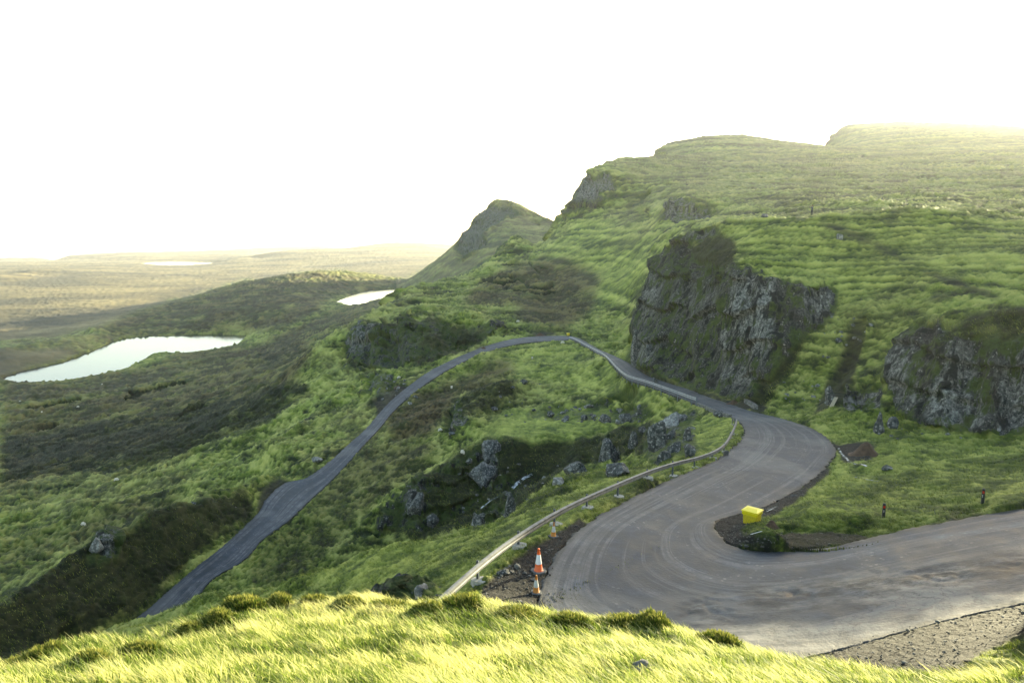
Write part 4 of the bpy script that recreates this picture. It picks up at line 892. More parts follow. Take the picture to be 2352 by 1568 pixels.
# --- traffic cones
def cone(name, label, loc, h, mats, side, rz, oct_=False, tilt=0):
    t = thing(name, label, 'traffic cone', loc, rz, 'traffic cones beside the guardrail'); t.rotation_euler = (tilt, tilt*.5, rz)
    s = side/2; c = s*(.42 if oct_ else .18); pts = [(-s+c, -s), (s-c, -s), (s, -s+c), (s, s-c), (s-c, s), (-s+c, s), (-s, s-c), (-s, -s+c)]
    bm = bmesh.new(); A = ring_verts(bm, 0, -.01, 0, pts=pts); B = ring_verts(bm, 0, .045*h+.01, 0, pts=pts); C_ = ring_verts(bm, 0, .06*h+.01, 0, pts=[(x*.93, y*.93) for x, y in pts])
    bridge(bm, A, B); bridge(bm, B, C_); bm.faces.new(C_); bm.faces.new(A[::-1]); bm_obj('base', bm, M_RUB, t)
    r0, r1 = .185*h, .032*h; R = lambda z: r0+(r1-r0)*(z/h)
    z0, za, zb = .05*h, .36*h, .75*h
    prof = [(R(z0)*1.16, z0), (R(z0)*1.16, z0+.015*h), (R(z0+.03*h), z0+.03*h), (R(za), za), (R(zb), zb), (R(.97*h), .97*h), (R(.97*h)*1.25, .972*h), (R(h)*1.25, .995*h), (R(h)*.7, h)]
    bm_obj('body', lathe(prof, 28), mats[0], t, True)
    bm_obj('reflective_sleeve', lathe([(R(za)+.004, za), (R(zb)+.004, zb)], 28, False), mats[1], t, True)
    return t
cone('traffic_cone', 'tall bright orange and white cone on a wide grey base, between the two smaller cones', at(1237, 1312, 16), .97, (M_ORANGE, M_WHITE), .56, .5, True)
cone('traffic_cone', 'small faded amber cone nearest the grassy foreground, in front of the tall cone', at(1231.5, 1361, 16), .70, (M_FADED, M_DIRTYW), .37, .05)
cone('traffic_cone', 'small faded amber cone standing farthest along, next to the grass verge under the guardrail', at(1271, 1232, 16), .70, (M_FADED, M_DIRTYW), .38, .7, False, .03)
# --- grit bins
def grit_bin(label, loc, rz, s, grp):
    t = thing('grit_bin', label, 'grit bin', loc, rz, grp); t.scale = (s, s, s)
    bm = bmesh.new(); box(bm, -.40, .40, -.36, .36, -.15, .42, .03, 1.06); bm_obj('body', bm, M_YELD, t)
    bm = bmesh.new(); box(bm, -.47, .47, -.43, .43, .42, .64, .035, 1.02); 
    bm_obj('rim', bm, M_YEL, t)
    for sx in (-1, 1):
        bm = bmesh.new(); box(bm, sx*.27-.05, sx*.27+.05, -.385, -.36, 0, .44); bm_obj('rib', bm, M_YELD, t)
    bm = bmesh.new(); box(bm, -.51, .51, -.47, .47, .652, .70, .012)
    v = [bm.verts.new(p) for p in ((-.50, -.46, .70), (.50, -.46, .70), (.50, .46, .70), (-.50, .46, .70))]; u = [bm.verts.new(p) for p in ((-.28, -.02, .79), (.28, -.02, .79), (.28, .10, .79), (-.28, .10, .79))]
    bridge(bm, v, u); bm.faces.new(u); bm_obj('lid', bm, M_YEL, t)
    bm = bmesh.new(); box(bm, .475, .50, -.30, .30, .50, .60); bm_obj('handle', bm, M_YELD, t)
    return t
b1 = at(1727, 1196, 25); b1.z = max(b1.z, -14.75)+.02
gb = grit_bin('large yellow grit bin on the tip of the verge inside the hairpin', b1, math.radians(-42), .88, 'yellow grit bins')
e_, s_ = on_edge(1306, 779); fb = at(1306, 770, 235)
iL = catmull(secL, 60); px_, py_ = project(iL[:, 0], iL[:, 1], iL[:, 2]); i = int(np.argmin((px_-1306)**2+(py_-772)**2)); fb = Vector(iL[i])+Vector((0, 1.5, .12))
b2 = copy_tree(gb); b2.location = fb; b2.rotation_euler = (0, 0, math.radians(-75)); b2.scale = (1.05,)*3; b2['label'] = 'tiny distant yellow grit bin where the road bends over the rise'
# --- marker posts
def marker(label, loc, h, rz):
    t = thing('marker_post', label, 'marker post', loc, rz, 'black marker posts on the verge'); r = .075
    prof = [(r, -.3), (r*1.02, 0), (r, h-.09), (r*.97, h-.05), (r*.78, h-.02), (r*.4, h)]
    bm_obj('body', lathe(prof, 20), M_BLACK, t, True)
    bm = bmesh.new(); n = 6
    def patch(z0, z1, a0, a1, mat, nm):
        bm = bmesh.new(); A = [bm.verts.new(((r+.004)*math.sin(a), -(r+.004)*math.cos(a), z0)) for a in np.linspace(a0, a1, n)]; B = [bm.verts.new(((r+.004)*math.sin(a), -(r+.004)*math.cos(a), z1)) for a in np.linspace(a0, a1, n)]
        for i in range(n-1): bm.faces.new((A[i], A[i+1], B[i+1], B[i]))
        bmesh.ops.solidify(bm, geom=bm.faces[:], thickness=.003)
        bm_obj(nm, bm, mat, t)
    bm.free(); patch(h*.68, h*.84, -.6, .6, M_RED, 'reflector'); return t, patch
t, pt = marker('black marker post with red reflector and one white patch, nearer the yellow bin', at(2029, 1187.5, 25), .74, math.radians(-24)); pt(.28, .40, -.25, .05, M_WHITE, 'white_mark')
t, pt = marker('black marker post with red reflector and white scuffs, closest to the right edge', at(2256.5, 1155, 25), .78, math.radians(-36)); pt(.40, .45, -.5, -.1, M_WHITE, 'white_mark'); pt(.32, .37, -.4, -.15, M_WHITE, 'white_mark')
# --- sheep
def skin_mesh(name, joints, edges, radii, mat, sub=2, root=0):
    me = bpy.data.meshes.new(name); me.from_pydata(joints, edges, []); o = bpy.data.objects.new(name, me); COL.objects.link(o)
    s = o.modifiers.new('skin', 'SKIN'); 
    for i, r in enumerate(radii): me.skin_vertices[0].data[i].radius = (r, r) if not isinstance(r, tuple) else r
    me.skin_vertices[0].data[root].use_root = True
    m = o.modifiers.new('sub', 'SUBSURF'); m.levels = sub; m.render_levels = sub
    dg = bpy.context.evaluated_depsgraph_get(); me2 = bpy.data.meshes.new_from_object(o.evaluated_get(dg)); bpy.data.objects.remove(o)
    me2.name = name; me2.materials.clear(); me2.materials.append(mat); me2.polygons.foreach_set('use_smooth', [True]*len(me2.polygons))
    return me2
SJ = [(0,0,.56),(.30,0,.58),(-.32,0,.57),(.46,0,.52),(.60,0,.34),(.72,0,.20), (.24,.12,.40),(.25,.13,.20),(.25,.13,0),(.24,-.12,.40),(.25,-.13,.20),(.25,-.13,0),(-.30,.12,.42),(-.36,.13,.22),(-.32,.13,0),(-.30,-.12,.42),(-.36,-.13,.22),(-.32,-.13,0),(-.50,0,.50)]
SE = [(0,1),(0,2),(1,3),(3,4),(4,5),(1,6),(6,7),(7,8),(1,9),(9,10),(10,11),(2,12),(12,13),(13,14),(2,15),(15,16),(16,17),(2,18)]
SR = [.27,.25,.26,.15,.10,.055,.10,.045,.035,.10,.045,.035,.11,.045,.035,.11,.045,.035,.07,.03,.03]
SJ += [(.54,.16,.36),(.54,-.16,.36)]; SE += [(4,19),(4,20)]
me_sheep = skin_mesh('sheep', SJ, SE, SR, M_WOOL); me_sheep.materials.append(M_FACE)
for p in me_sheep.polygons:
    c = p.center
    if c.x > .60 or c.z < .20: p.material_index = 1
SHEEP = [(915.6,870,150,'white sheep among rocks just left of the upper lower-road bend',.7,1.0),(1037.3,893,130,'white sheep on the brown bog inside the road loop',1.6,1.0),(1063,1044,100,'white sheep on the lip of the dark rocky gorge',2.2,1.0),(267,1105,120,'white sheep on the bright green ridge stripe at the lower left',.3,1.1),
 (192.6,1208,110,'nearest white sheep at the far lower left on brown grass',2.9,1.05),(1189,741,255,'white sheep at the foot of the bog beyond the road bend',.2,1.3),(932,752,260,'white sheep on top of the crag above the lower road',3.0,1.2),(1291.5,790,180,'white sheep on the green bank just below the distant grit bin',.1,1.25),
 (1222.5,825,150,'white sheep on the slope inside the loop, below the road bend',1.4,.9),(1010.4,991,100,'white sheep lying low where the bog meets the green ridge',.5,.9),(179,936,300,'tiny white sheep farthest from the road on the moor below the loch',.4,1.5),(96,948,300,'tiny white sheep on the moor near the left edge, lower of two there',2.0,1.4),(46,923,300,'tiny white sheep closest to the left edge of the moor',1.2,1.4),(234,884,350,'tiny white sheep on the moor just below the large loch',.9,1.4)]
for i, (x, y, r0, lab, a, s) in enumerate(SHEEP):
    p = at(x, y, r0); o = bpy.data.objects.new('sheep', me_sheep); COL.objects.link(o); o.location = p-Vector((0, 0, .02)); o.rotation_euler = (0, 0, a); o.scale = (s,)*3
    tag(o, lab, 'sheep', 'sheep grazing across the hillsides')
# --- people
def person(label, loc, rz, jac, legm, arms='up', h=1.74):
    k = h/1.75
    J_ = [(0,0,.95),(0,0,1.12),(0,.0,1.34),(0,.0,1.47),(0,.0,1.53),(.0,-.02,1.63),(0,-.01,1.72), (.09,0,.90),(.12,-.02,.50),(.13,.02,.08),(.13,-.14,.03),(-.09,0,.90),(-.12,.0,.50),(-.13,.03,.08),(-.14,-.13,.03)]
    E_ = [(0,1),(1,2),(2,3),(3,4),(4,5),(5,6),(0,7),(7,8),(8,9),(9,10),(0,11),(11,12),(12,13),(13,14)]
    R_ = [(.15,.11),(.14,.10),(.17,.11),(.10,.08),(.055,.055),(.085,.10),(.07,.08),(.10,.10),(.065,.065),(.045,.05),(.04,.03),(.10,.10),(.065,.065),(.045,.05),(.04,.03)]
    if arms == 'up': A = [[(.20,0,1.40),(.24,-.20,1.25),(.10,-.45,1.38),(.06,-.52,1.42)],[(-.20,0,1.40),(-.24,-.20,1.25),(-.08,-.45,1.38),(-.04,-.52,1.42)]]
    else: A = [[(.20,0,1.40),(.25,.03,1.13),(.26,-.05,.88),(.26,-.07,.80)],[(-.20,0,1.40),(-.25,.03,1.13),(-.26,-.05,.88),(-.26,-.07,.80)]]
    for ch in A:
        n = len(J_); J_ += ch; E_ += [(2, n), (n, n+1), (n+1, n+2), (n+2, n+3)]; R_ += [.07, .05, .04, .035]
    me = skin_mesh('person', J_, E_, R_, jac); me.materials.append(legm); me.materials.append(M_SKIN)
    for p in me.polygons:
        c = p.center
        if c.z < .93 and abs(c.x) < .2: p.material_index = 1
        if c.z > 1.52: p.material_index = 2
        if arms == 'up' and c.y < -.44 and c.z > 1.2: p.material_index = 2
        if arms != 'up' and abs(c.x) > .2 and c.z < .86: p.material_index = 2
    o = bpy.data.objects.new('person', me); COL.objects.link(o); o.location = loc; o.rotation_euler = (0, 0, rz); o.scale = (k,)*3; tag(o, label, 'person')
    hm = skin_mesh('hair', [(0,.02,1.70),(0,.035,1.76),(0,.06,1.66)], [(0,1),(0,2)], [.095,.06,.07], M_HAIR, 1); ho = bpy.data.objects.new('hair', hm); COL.objects.link(ho); ho.parent = o
    return o
M_SKIN = simple('skin', (.45, .27, .18), .6); M_HAIR = simple('dark_hair', (.03, .022, .016), .7); M_JACK = simple('dark_grey_jacket', (.085, .09, .10), .8); M_TROU = simple('dark_trousers', (.028, .03, .036), .85); M_REDJ = simple('red_jacket', (.30, .04, .03), .8)
pp = at(1864.4, 497.4, 118); pe = person('person in dark jacket on the green brow above the cliff, arms raised', pp+Vector((0, 0, .25)), math.radians(-75), M_JACK, M_TROU, 'up', 1.85)
cam_bm = bmesh.new(); box(cam_bm, -.07, .07, -.03, .03, -.05, .05, .01); co_ = bm_obj('camera_in_hand', cam_bm, M_BLACK, loc=pe.matrix_basis @ Vector((.01, -.60, 1.44))); co_.rotation_euler = (0, 0, math.radians(-75))
l_ = lathe([(.035, 0), (.035, .07), (.028, .09)], 12); lo = bm_obj('lens', l_, M_BLACK, co_); lo.rotation_euler = (math.pi/2, 0, 0); lo.location = (0, -.03, 0); tag(co_, 'small black camera held up by the person on the green brow', 'camera')
person('distant walker in dark clothes on the skyline above the high cliff', at(1407.4, 366.5, 640), 1.2, M_JACK, M_TROU, 'down', 1.9)
person('distant walker in a reddish jacket just below the skyline above the high cliff', at(1400, 373, 640), 2.4, M_REDJ, M_TROU, 'down', 1.9)
# --- boulders and outcrops
def rock_mesh(seed, sx, sy, sz, rough=1.0, sub=4, mat=None):
    bm = bmesh.new(); bmesh.ops.create_icosphere(bm, subdivisions=sub, radius=1.0); co = np.array([v.co[:] for v in bm.verts]); o = seed*7.3
    n = co/np.linalg.norm(co, axis=1)[:, None]
    # faceted base form
    rr_ = random.Random(seed); 
    d = np.ones(len(n))*1.0
    for _ in range(20):
        pn = np.array([rr_.gauss(0, 1), rr_.gauss(0, 1), rr_.gauss(0, .8)]); pn /= np.linalg.norm(pn); h = rr_.uniform(.50, .90); dp = n@pn; d = np.where(dp > 1e-3, np.minimum(d, h/np.maximum(dp, 1e-3)), d)
    d = d*(1+rough*(.16*noise3(n[:, 0]*1.5+o, n[:, 1]*1.5, n[:, 2]*.8)-.22*np.abs(noise3(n[:, 0]*2.6+o, n[:, 1]*2.6, n[:, 2]*.8))+.09*noise3(n[:, 0]*5+o, n[:, 1]*5, n[:, 2]*3)-.10*np.abs(noise3(n[:, 0]*8+o, n[:, 1]*8, n[:, 2]*4))+.06*noise3(n[:, 0]*17+o, n[:, 1]*17, n[:, 2]*14)))
    co = n*d[:, None]*np.array([sx, sy, sz])
    for v, c in zip(bm.verts, co): v.co = c
    return bm
# (left, top, right, bottom) in the picture, first distance, label, pale, group
ROX = [
 (1489,958,1529,1048,55,'tallest lichen-covered rock pillar at the left of the outcrop beside the guardrail',0),(1516,953,1575,988,60,'broad rounded pale rock crowning the outcrop beside the guardrail',1),(1561,952,1583,969,60,'small leaning rock behind the broad pale rock of the outcrop',0),
 (1529,988,1556,1018,55,'middle knob of the roadside outcrop, right of the tallest pillar',0),(1569,986,1589,1018,55,'upper rock of the right-hand pair in the roadside outcrop',0),(1571,1018,1598,1051,52,'lower slanting rock of the right-hand pair in the roadside outcrop',0),
 (1511,1028,1542,1065,50,'lowest rock at the foot of the tallest pillar of the roadside outcrop',0),(1539,1016,1566,1050,52,'dark rock low in the middle of the roadside outcrop',0),(1445,994,1467,1030,55,'pointed pale rock standing left of the roadside outcrop',0),(1467,982,1489,994,60,'low rock touching the tallest pillar on its left',0),
 (1376,1018,1418,1063,60,'large dark fractured rock on the slope above the stream',0),(1300,1057,1348,1097,60,'long sloping rock beside the stream, left of the dark fractured rock',0),(1396,1064,1451,1092,45,'pale wall-like rock at the lip of the gorge near the thin post',0),(1266,1099,1295,1115,45,'flat pale rock at the left end of the gorge lip',1),
 (1641,944,1663,957,70,'dark rock beside the road at the end of the stone wall',0),(1588,980,1597,987,60,'small white boulder on the green knoll beside the roadside outcrop',1),
 (1159,1138,1182,1188,60,'upright pale rock fin above the near grass bank of the gorge',0),(1088,1176,1117,1228,55,'jagged rock stack at the near edge of the dark gorge',0),(938,1136,973,1184,80,'grey rock buttress low on the left wall of the gorge',0),(984,1176,1004,1206,80,'narrow rock rib at the bottom of the left gorge wall',0),
 (1078,1070,1140,1108,85,'wide broken rock band high in the dark gorge wall',0),(1104,1018,1146,1050,90,'craggy rock under the green knoll at the head of the gorge wall',0),
 (904,1315,925,1334,18,'round dark boulder on the grass left of the guardrail end',0),(948,1342,984,1377,17,'sunlit yellowish rock in the rubble pile at the guardrail end',1),(868,1340,886,1358,17,'pale stone at the left of the rubble pile',1),(921,1352,948,1376,17,'dark stone in the middle of the rubble pile',0),
 (2279,976,2300,995,45,'whitish boulder at the foot of the right-hand crag',1),(2029,1068,2047,1080,35,'small brown-grey stone on the grass above the water runnel',0),(1922,535,1934,552,105,'upright pale boulder on the sunlit brow right of the path',1),(1748,492,1768,499,125,'low heap of stones on the skyline of the brow',0),
 (1898,893,1922,928,70,'slim rock standing beside the little waterfall',0),(716,1050,736,1060,110,'pale tilted stone on the verge above the lay-by',1),
 (1030,992,1044,998,90,'small dark rock at the rim of the gorge ridge',0),(1258,945,1272,953,110,'squat dark boulder on the smooth green shelf',0),(1333,955,1350,966,110,'larger dark boulder at the back of the green shelf',0),(1378,950,1404,972,105,'dark broken rocks at the right of the green shelf',0),(1424,950,1450,972,95,'pale-speckled rocks at the right end of the green shelf',0),
 (1128,935,1142,942,110,'flat stone on the mound left of the green shelf',0),(1195,872,1210,882,130,'dark rock half buried in the slope below the distant bend',0),
 (205,1238,232,1268,85,'bright white lichen rock on the dark spur above the lower road',1),(1500,868,1512,884,120,'jagged rock fin rising beside the road under the dark cliff',0),(1447,772,1476,842,150,'tall jagged pinnacle where the dark cliff meets the road',0),(1478,800,1502,850,140,'second rock fin beside the tall pinnacle at the cliff foot',0),
 (2010,950,2032,1000,58,'narrow rock fin between the small crag and the right-hand crag',0),(2040,960,2062,985,58,'stubby rock at the foot of the right-hand crag, left side',0),
]
for i, (x0, y0, x1, y1, r0, lab, pale) in enumerate(ROX):
    c = at((x0+x1)/2, y1-(y1-y0)*.12, r0); dep = c.y*CP-c.z*SP; w_ = (x1-x0)*dep/F0; h_ = (y1-y0)*dep/F0
    tall = h_ > w_*1.2; h_ = h_/.93; bm = rock_mesh(i+3, w_*.74, w_*(.7 if tall else .85), h_*.85, 1.0, 5 if w_ > 1 else 4)
    o = bm_obj('rock' if max(w_, h_) > 1.5 else 'boulder', bm, M_ROCKP if pale else M_ROCK, None, True, loc=c+Vector((0, w_*.2, h_*.18))); o.rotation_euler = (0, 0, -math.atan2(c.x, c.y)); tag(o, lab, 'rock')
# loose stones in patches: many look-alikes of one kind
rs_ = random.Random(5); protos = [rock_mesh(90+k, 1, .8, .62, 1, 3) for k in range(5)]; pm = []
for k, bm in enumerate(protos):
    me = bpy.data.meshes.new('stone'); bm.to_mesh(me); bm.free(); me.materials.append(M_ROCKP if k < 2 else M_ROCK); me.polygons.foreach_set('use_smooth', [True]*len(me.polygons)); pm.append(me)
PATCH = [((1136,1300,1196,1318),15,9,.14,'yellowish stones lying in a row at the edge of the tarmac','stones beside the tall cone'),((1200,930,1480,972),100,46,.55,'dark lichened stone, one of many strewn across the smooth green shelf','stones on the green shelf'),((870,870,960,935),150,30,.6,'stone scattered on the slope left of the lower road','stones left of the lower road'),
 ((1040,1060,1330,1190),80,40,.45,'grey stone, one of many lodged in the dark gorge','stones in the gorge'),((1880,680,2000,840),80,22,.35,'pale stone on the green slope right of the big cliff','stones on the slope beside the cliff'),((1560,1290,1700,1300),15,0,.1,'',''),((2040,970,2352,1010),50,16,.3,'stone at the foot of the right-hand crag','stones below the right-hand crag'),
 ((1800,870,1900,925),75,14,.3,'stone near the burn below the cliff','stones by the burn'),((400,1140,560,1200),95,8,.4,'stone on the dark spur face','stones on the spur'),((1100,880,1250,960),120,16,.45,'stone on the mounds inside the road loop','stones on the mounds'),((850,1340,1010,1385),16,26,.11,'stone in the rubble at the guardrail end','rubble stones')]
for (x0, y0, x1, y1), r0, n, sz, lab, grp in PATCH:
    for q in range(n):
        x, y = rs_.uniform(x0, x1), rs_.uniform(y0, y1); c = at(x, y, r0); o = bpy.data.objects.new('stone', rs_.choice(pm)); COL.objects.link(o); s = sz*math.exp(rs_.gauss(-.2, .45))
        o.location = c+Vector((0, 0, s*.1)); o.scale = (s, s, s*rs_.uniform(.7, 1.2)); o.rotation_euler = (rs_.uniform(-.3, .3), rs_.uniform(-.3, .3), rs_.uniform(0, 6)); tag(o, lab, 'stone', grp)
# --- heaps of peat and mud
def heap(label, x, y, r0, wpx, hpx):
    c = at(x, y, r0); dep = c.y*CP-c.z*SP; w_ = wpx*dep/F0/2; h_ = hpx*dep/F0; bm = bmesh.new(); n = 40; R = []
    for a in range(16):
        q = a/15*1.15; R.append([bm.verts.new(((w_*q)*math.cos(t), (w_*q*.8)*math.sin(t), h_*math.exp(-2.4*q*q)*(1+.5*float(noise2(np.array(3*q*math.cos(t)+x), np.array(3*q*math.sin(t)), 3)))-.12*q-.05)) for t in [2*math.pi*k/n for k in range(n)]])
    for A, B in zip(R[:-1], R[1:]): bridge(bm, A, B)
    bmesh.ops.remove_doubles(bm, verts=bm.verts, dist=.001); bmesh.ops.recalc_face_normals(bm, faces=bm.faces)
    o = bm_obj('peat_heap', bm, M_MUD, None, True, loc=c); tag(o, label, 'heap', 'brown heaps beside the road')
heap('large smooth brown peat heap on the grass beyond the hairpin', 1988, 1042, 45, 66, 30); heap('small brown heap on the gravel verge below the cliff', 1685, 926, 75, 30, 9)
heap('small brown heap half hidden behind the near grit bin', 1772, 1203, 25, 36, 12); heap('tiny reddish heap by the far bend, left of the distant bin', 1240, 770, 236, 22, 6); heap('reddish-brown heap beside the lower road below the crag', 1110, 802, 215, 22, 6); heap('reddish heap beside the dark lay-by of the lower road', 915, 890, 175, 20, 6)
# --- loose gravel along the crumbled edges
rg_ = np.random.RandomState(11); gp = np.flatnonzero(((vdirt > .55) & (vroad < .3) & (vr < 62) & (vr > 15)).ravel()); gp = rg_.choice(gp, 5200); C0 = Pn.reshape(-1, 3)[gp]+np.c_[rg_.randn(5200)*.12, rg_.randn(5200)*.12, np.zeros(5200)]
ico = bmesh.new(); bmesh.ops.create_icosphere(ico, subdivisions=1, radius=1); iv = np.array([v.co[:] for v in ico.verts]); fi = np.array([[v.index for v in f.verts] for f in ico.faces]); ico.free(); nI = len(iv)
gs = np.exp(rg_.randn(5200)*.6)*.019*np.clip(np.linalg.norm(C0, axis=1)/28, .7, 1.8); GV = C0[:, None]+iv[None]*(gs[:, None]*rg_.uniform(.5, 1.2, (5200, nI)))[..., None]*np.array([1, 1, .6]); GF = (fi[None]+np.arange(5200)[:, None, None]*nI).reshape(-1, 3)
gme = bpy.data.meshes.new('gravel'); gme.from_pydata(GV.reshape(-1, 3).tolist(), [], GF.tolist()); gme.materials.append(simple('grey_gravel', (.11, .11, .102), .9, 0, .8, .9)); go = bpy.data.objects.new('gravel', gme); COL.objects.link(go); tag(go, kind='stuff')
# --- burns: white water
M_FOAM = simple('white_water', (.40, .44, .46), .25, 0, .75, 1.7, .8, (.012, .02, .018))
def stream(label, pts, wid, r0):
    V = []; F = []
    P = [at(x, y, r0) for x, y in pts]; P = [Vector(p) for p in catmull(np.array([tuple(p) for p in P]), 6)]
    for i, p in enumerate(P):
        t = (P[min(i+1, len(P)-1)]-P[max(i-1, 0)]); s = Vector((t.y, -t.x, 0)); s = s.normalized() if s.length > 1e-6 else Vector((1, 0, 0)); w_ = wid*(.7+.6*abs(float(noise2(np.array(i*.7), np.array(p.x), 2))))
        for k in (-1, -.5, 0, .5, 1): q = p+s*w_*k; q.z = max(ground(q.x, q.y), p.z-.3)+.06+.02*(i % 2); V.append(q)
        if i: a = (i-1)*5; F += [(a+k, a+k+1, a+k+6, a+k+5) for k in range(4)]
    c = P[len(P)//2]; o = mesh_obj('burn', [v-c for v in V], F, M_FOAM, smooth=True); o.location = c; tag(o, kind='structure'); return o
stream('', [(1926,1030),(1934,1044),(1946,1056),(1962,1066),(1990,1072)], .09, 44); stream('', [(1892,928),(1900,920),(1907,913),(1915,905)], .4, 78)
stream('', [(1960,1096),(1984,1101),(2016,1107)], .07, 38); stream('', [(1222,1090),(1205,1098),(1190,1108),(1177,1121)], .28, 80); stream('', [(1150,1138),(1128,1150),(1105,1168)], .22, 80); stream('', [(1762,1176),(1775,1170),(1790,1162)], .07, 28)
# --- small wooden and litter things
def stick(name, label, cat, a, b, r, mat, parts=()):
    bm = sweep([Vector((0, 0, 0)), (b-a)*.5, b-a], [(-r, -r), (r, -r), (r, r), (-r, r)]); o = bm_obj(name, bm, mat, loc=a); tag(o, label, cat); return o
a, b = at(1724, 1231, 25), at(1750, 1223, 25); o = stick('broken_rod', 'white broken rod with a bracket lying on the dark bank below the bin', 'rod', a+Vector((0, 0, .08)), b+Vector((0, 0, .08)), .012, M_WHITE)
bm = bmesh.new(); box(bm, -.02, .02, -.02, .02, -.12, .03); bm_obj('bracket', bm, M_WHITE, o, loc=(.10, .0, 0))
a = at(2149, 1181, 25); stick('stub', 'short bare twig sticking out of the verge between the two marker posts', 'twig', a, a+Vector((-.10, 0, .26)), .012, M_POST)
a = at(1425, 1089, 45); stick('stake', 'thin pale stake standing in the grass behind the guardrail', 'stake', a, a+Vector((-.12, 0, .75)), .03, M_WOOD)
a, b = at(1906, 934, 70), at(1917, 918, 70); t = thing('planks', 'pale wooden planks leaning beside the waterfall', 'planks', a)
for k in range(3):
    bm = sweep([Vector((k*.16, 0, .05)), (b-a)*.5+Vector((k*.16, 0, .2)), (b-a)+Vector((k*.16, 0, .35))], [(-.06, -.02), (.06, -.02), (.06, .02), (-.06, .02)]); bm_obj('plank', bm, M_WOOD, t)
a = at(1660, 1050, 45); bm = bmesh.new(); v = [bm.verts.new(p) for p in ((0, 0, 0), (.55, .35, .0), (.60, .38, .42), (.25, .2, .5), (.1, .1, .42))]; bm.faces.new(v); bmesh.ops.solidify(bm, geom=bm.faces[:], thickness=.03)
o = bm_obj('sheet', bm, M_GALV, loc=a); tag(o, 'bent pale metal sheet propped behind the bend of the near guardrail', 'metal sheet')
print('things', round(time.time()-T0, 1))
# ------------------------------------------------------------------ living cover of the near hill
def leaf_mat(name, dark, mid, pale, trans=.35):
    m, nt, b = new_mat(name); L = nt.links.new; a = nt.nodes.new('ShaderNodeAttribute'); a.attribute_name = 'tint'
    c = ramp(nt, a.outputs['Fac'], [(0, dark), (.5, mid), (1, pale)]); L(c, b.inputs['Base Color']); b.inputs['Roughness'].default_value = .6; b.inputs['Specular IOR Level'].default_value = .25
    tr = nt.nodes.new('ShaderNodeBsdfTranslucent'); L(c, tr.inputs[0]); mx = nt.nodes.new('ShaderNodeMixShader'); mx.inputs[0].default_value = trans
    out = nt.nodes['Material Output']; L(b.outputs[0], mx.inputs[1]); L(tr.outputs[0], mx.inputs[2]); L(mx.outputs[0], out.inputs[0]); return m
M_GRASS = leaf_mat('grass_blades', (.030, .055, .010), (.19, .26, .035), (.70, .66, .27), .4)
def blades_mesh(name, bx, by, bz, h, lx, ly, wd, tint, mat, kind):
    n = len(bx); az = rng.uniform(0, math.pi, n)*.5-.4; wx, wy = np.cos(az)*wd, np.sin(az)*wd
    V = np.empty((n, 5, 3), np.float32)
    for k, (f, g, s) in enumerate(((0, 0, -1), (0, 0, 1), (.55, .28, .8), (.55, .28, -.8), (1, 1, 0))):
        V[:, k, 0] = bx+lx*g+wx*s; V[:, k, 1] = by+ly*g+wy*s; V[:, k, 2] = bz+h*(f if f < 1 else .92)
    V = V.reshape(-1, 3); i = np.arange(n)*5
    loops = np.stack([i, i+1, i+2, i+3, i+3, i+2, i+4], -1).ravel().astype(np.int32)
    ls = np.stack([np.arange(n)*7, np.arange(n)*7+4], -1).ravel().astype(np.int32)
    me = bpy.data.meshes.new(name); me.vertices.add(len(V)); me.vertices.foreach_set('co', V.ravel()); me.loops.add(len(loops)); me.loops.foreach_set('vertex_index', loops)
    me.polygons.add(len(ls)); me.polygons.foreach_set('loop_start', ls); me.update(calc_edges=True)
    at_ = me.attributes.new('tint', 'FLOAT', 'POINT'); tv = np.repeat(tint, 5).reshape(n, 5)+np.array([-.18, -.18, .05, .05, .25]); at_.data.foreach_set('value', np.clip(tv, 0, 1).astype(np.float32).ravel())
    me.materials.append(mat); o = bpy.data.objects.new(name, me); COL.objects.link(o)
    if kind: tag(o, kind=kind)
    return o
rng = np.random.RandomState(3)
def vground(x, y):
    k = kidx(np.arctan2(x, y)); j = np.clip(jidx(np.hypot(x, y)), 0, J-1.01); a = np.clip(k.astype(int), 0, K-2); b = j.astype(int); u, v = k-a, j-b
    return (ZG[a, b]*(1-u)+ZG[a+1, b]*u)*(1-v)+(ZG[a, b+1]*(1-u)+ZG[a+1, b+1]*u)*v
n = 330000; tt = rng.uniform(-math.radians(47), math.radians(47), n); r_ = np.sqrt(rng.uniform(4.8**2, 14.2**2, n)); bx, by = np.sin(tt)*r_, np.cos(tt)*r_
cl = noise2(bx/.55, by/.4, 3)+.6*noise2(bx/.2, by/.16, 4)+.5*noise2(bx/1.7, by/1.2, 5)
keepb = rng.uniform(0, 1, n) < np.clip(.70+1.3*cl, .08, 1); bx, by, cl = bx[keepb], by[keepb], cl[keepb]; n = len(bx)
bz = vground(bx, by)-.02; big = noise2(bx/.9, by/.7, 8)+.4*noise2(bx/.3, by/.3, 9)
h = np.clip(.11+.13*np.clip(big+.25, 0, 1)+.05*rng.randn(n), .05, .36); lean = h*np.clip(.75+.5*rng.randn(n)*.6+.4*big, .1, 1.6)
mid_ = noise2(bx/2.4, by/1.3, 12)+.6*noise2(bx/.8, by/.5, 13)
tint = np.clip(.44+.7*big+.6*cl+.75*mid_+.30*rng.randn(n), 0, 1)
blades_mesh('grass', bx, by, bz, h*.9, -lean*.75+.055*rng.randn(n), lean*.15+.06*rng.randn(n), .0045+.004*rng.uniform(0, 1, n), tint, M_GRASS, 'stuff')
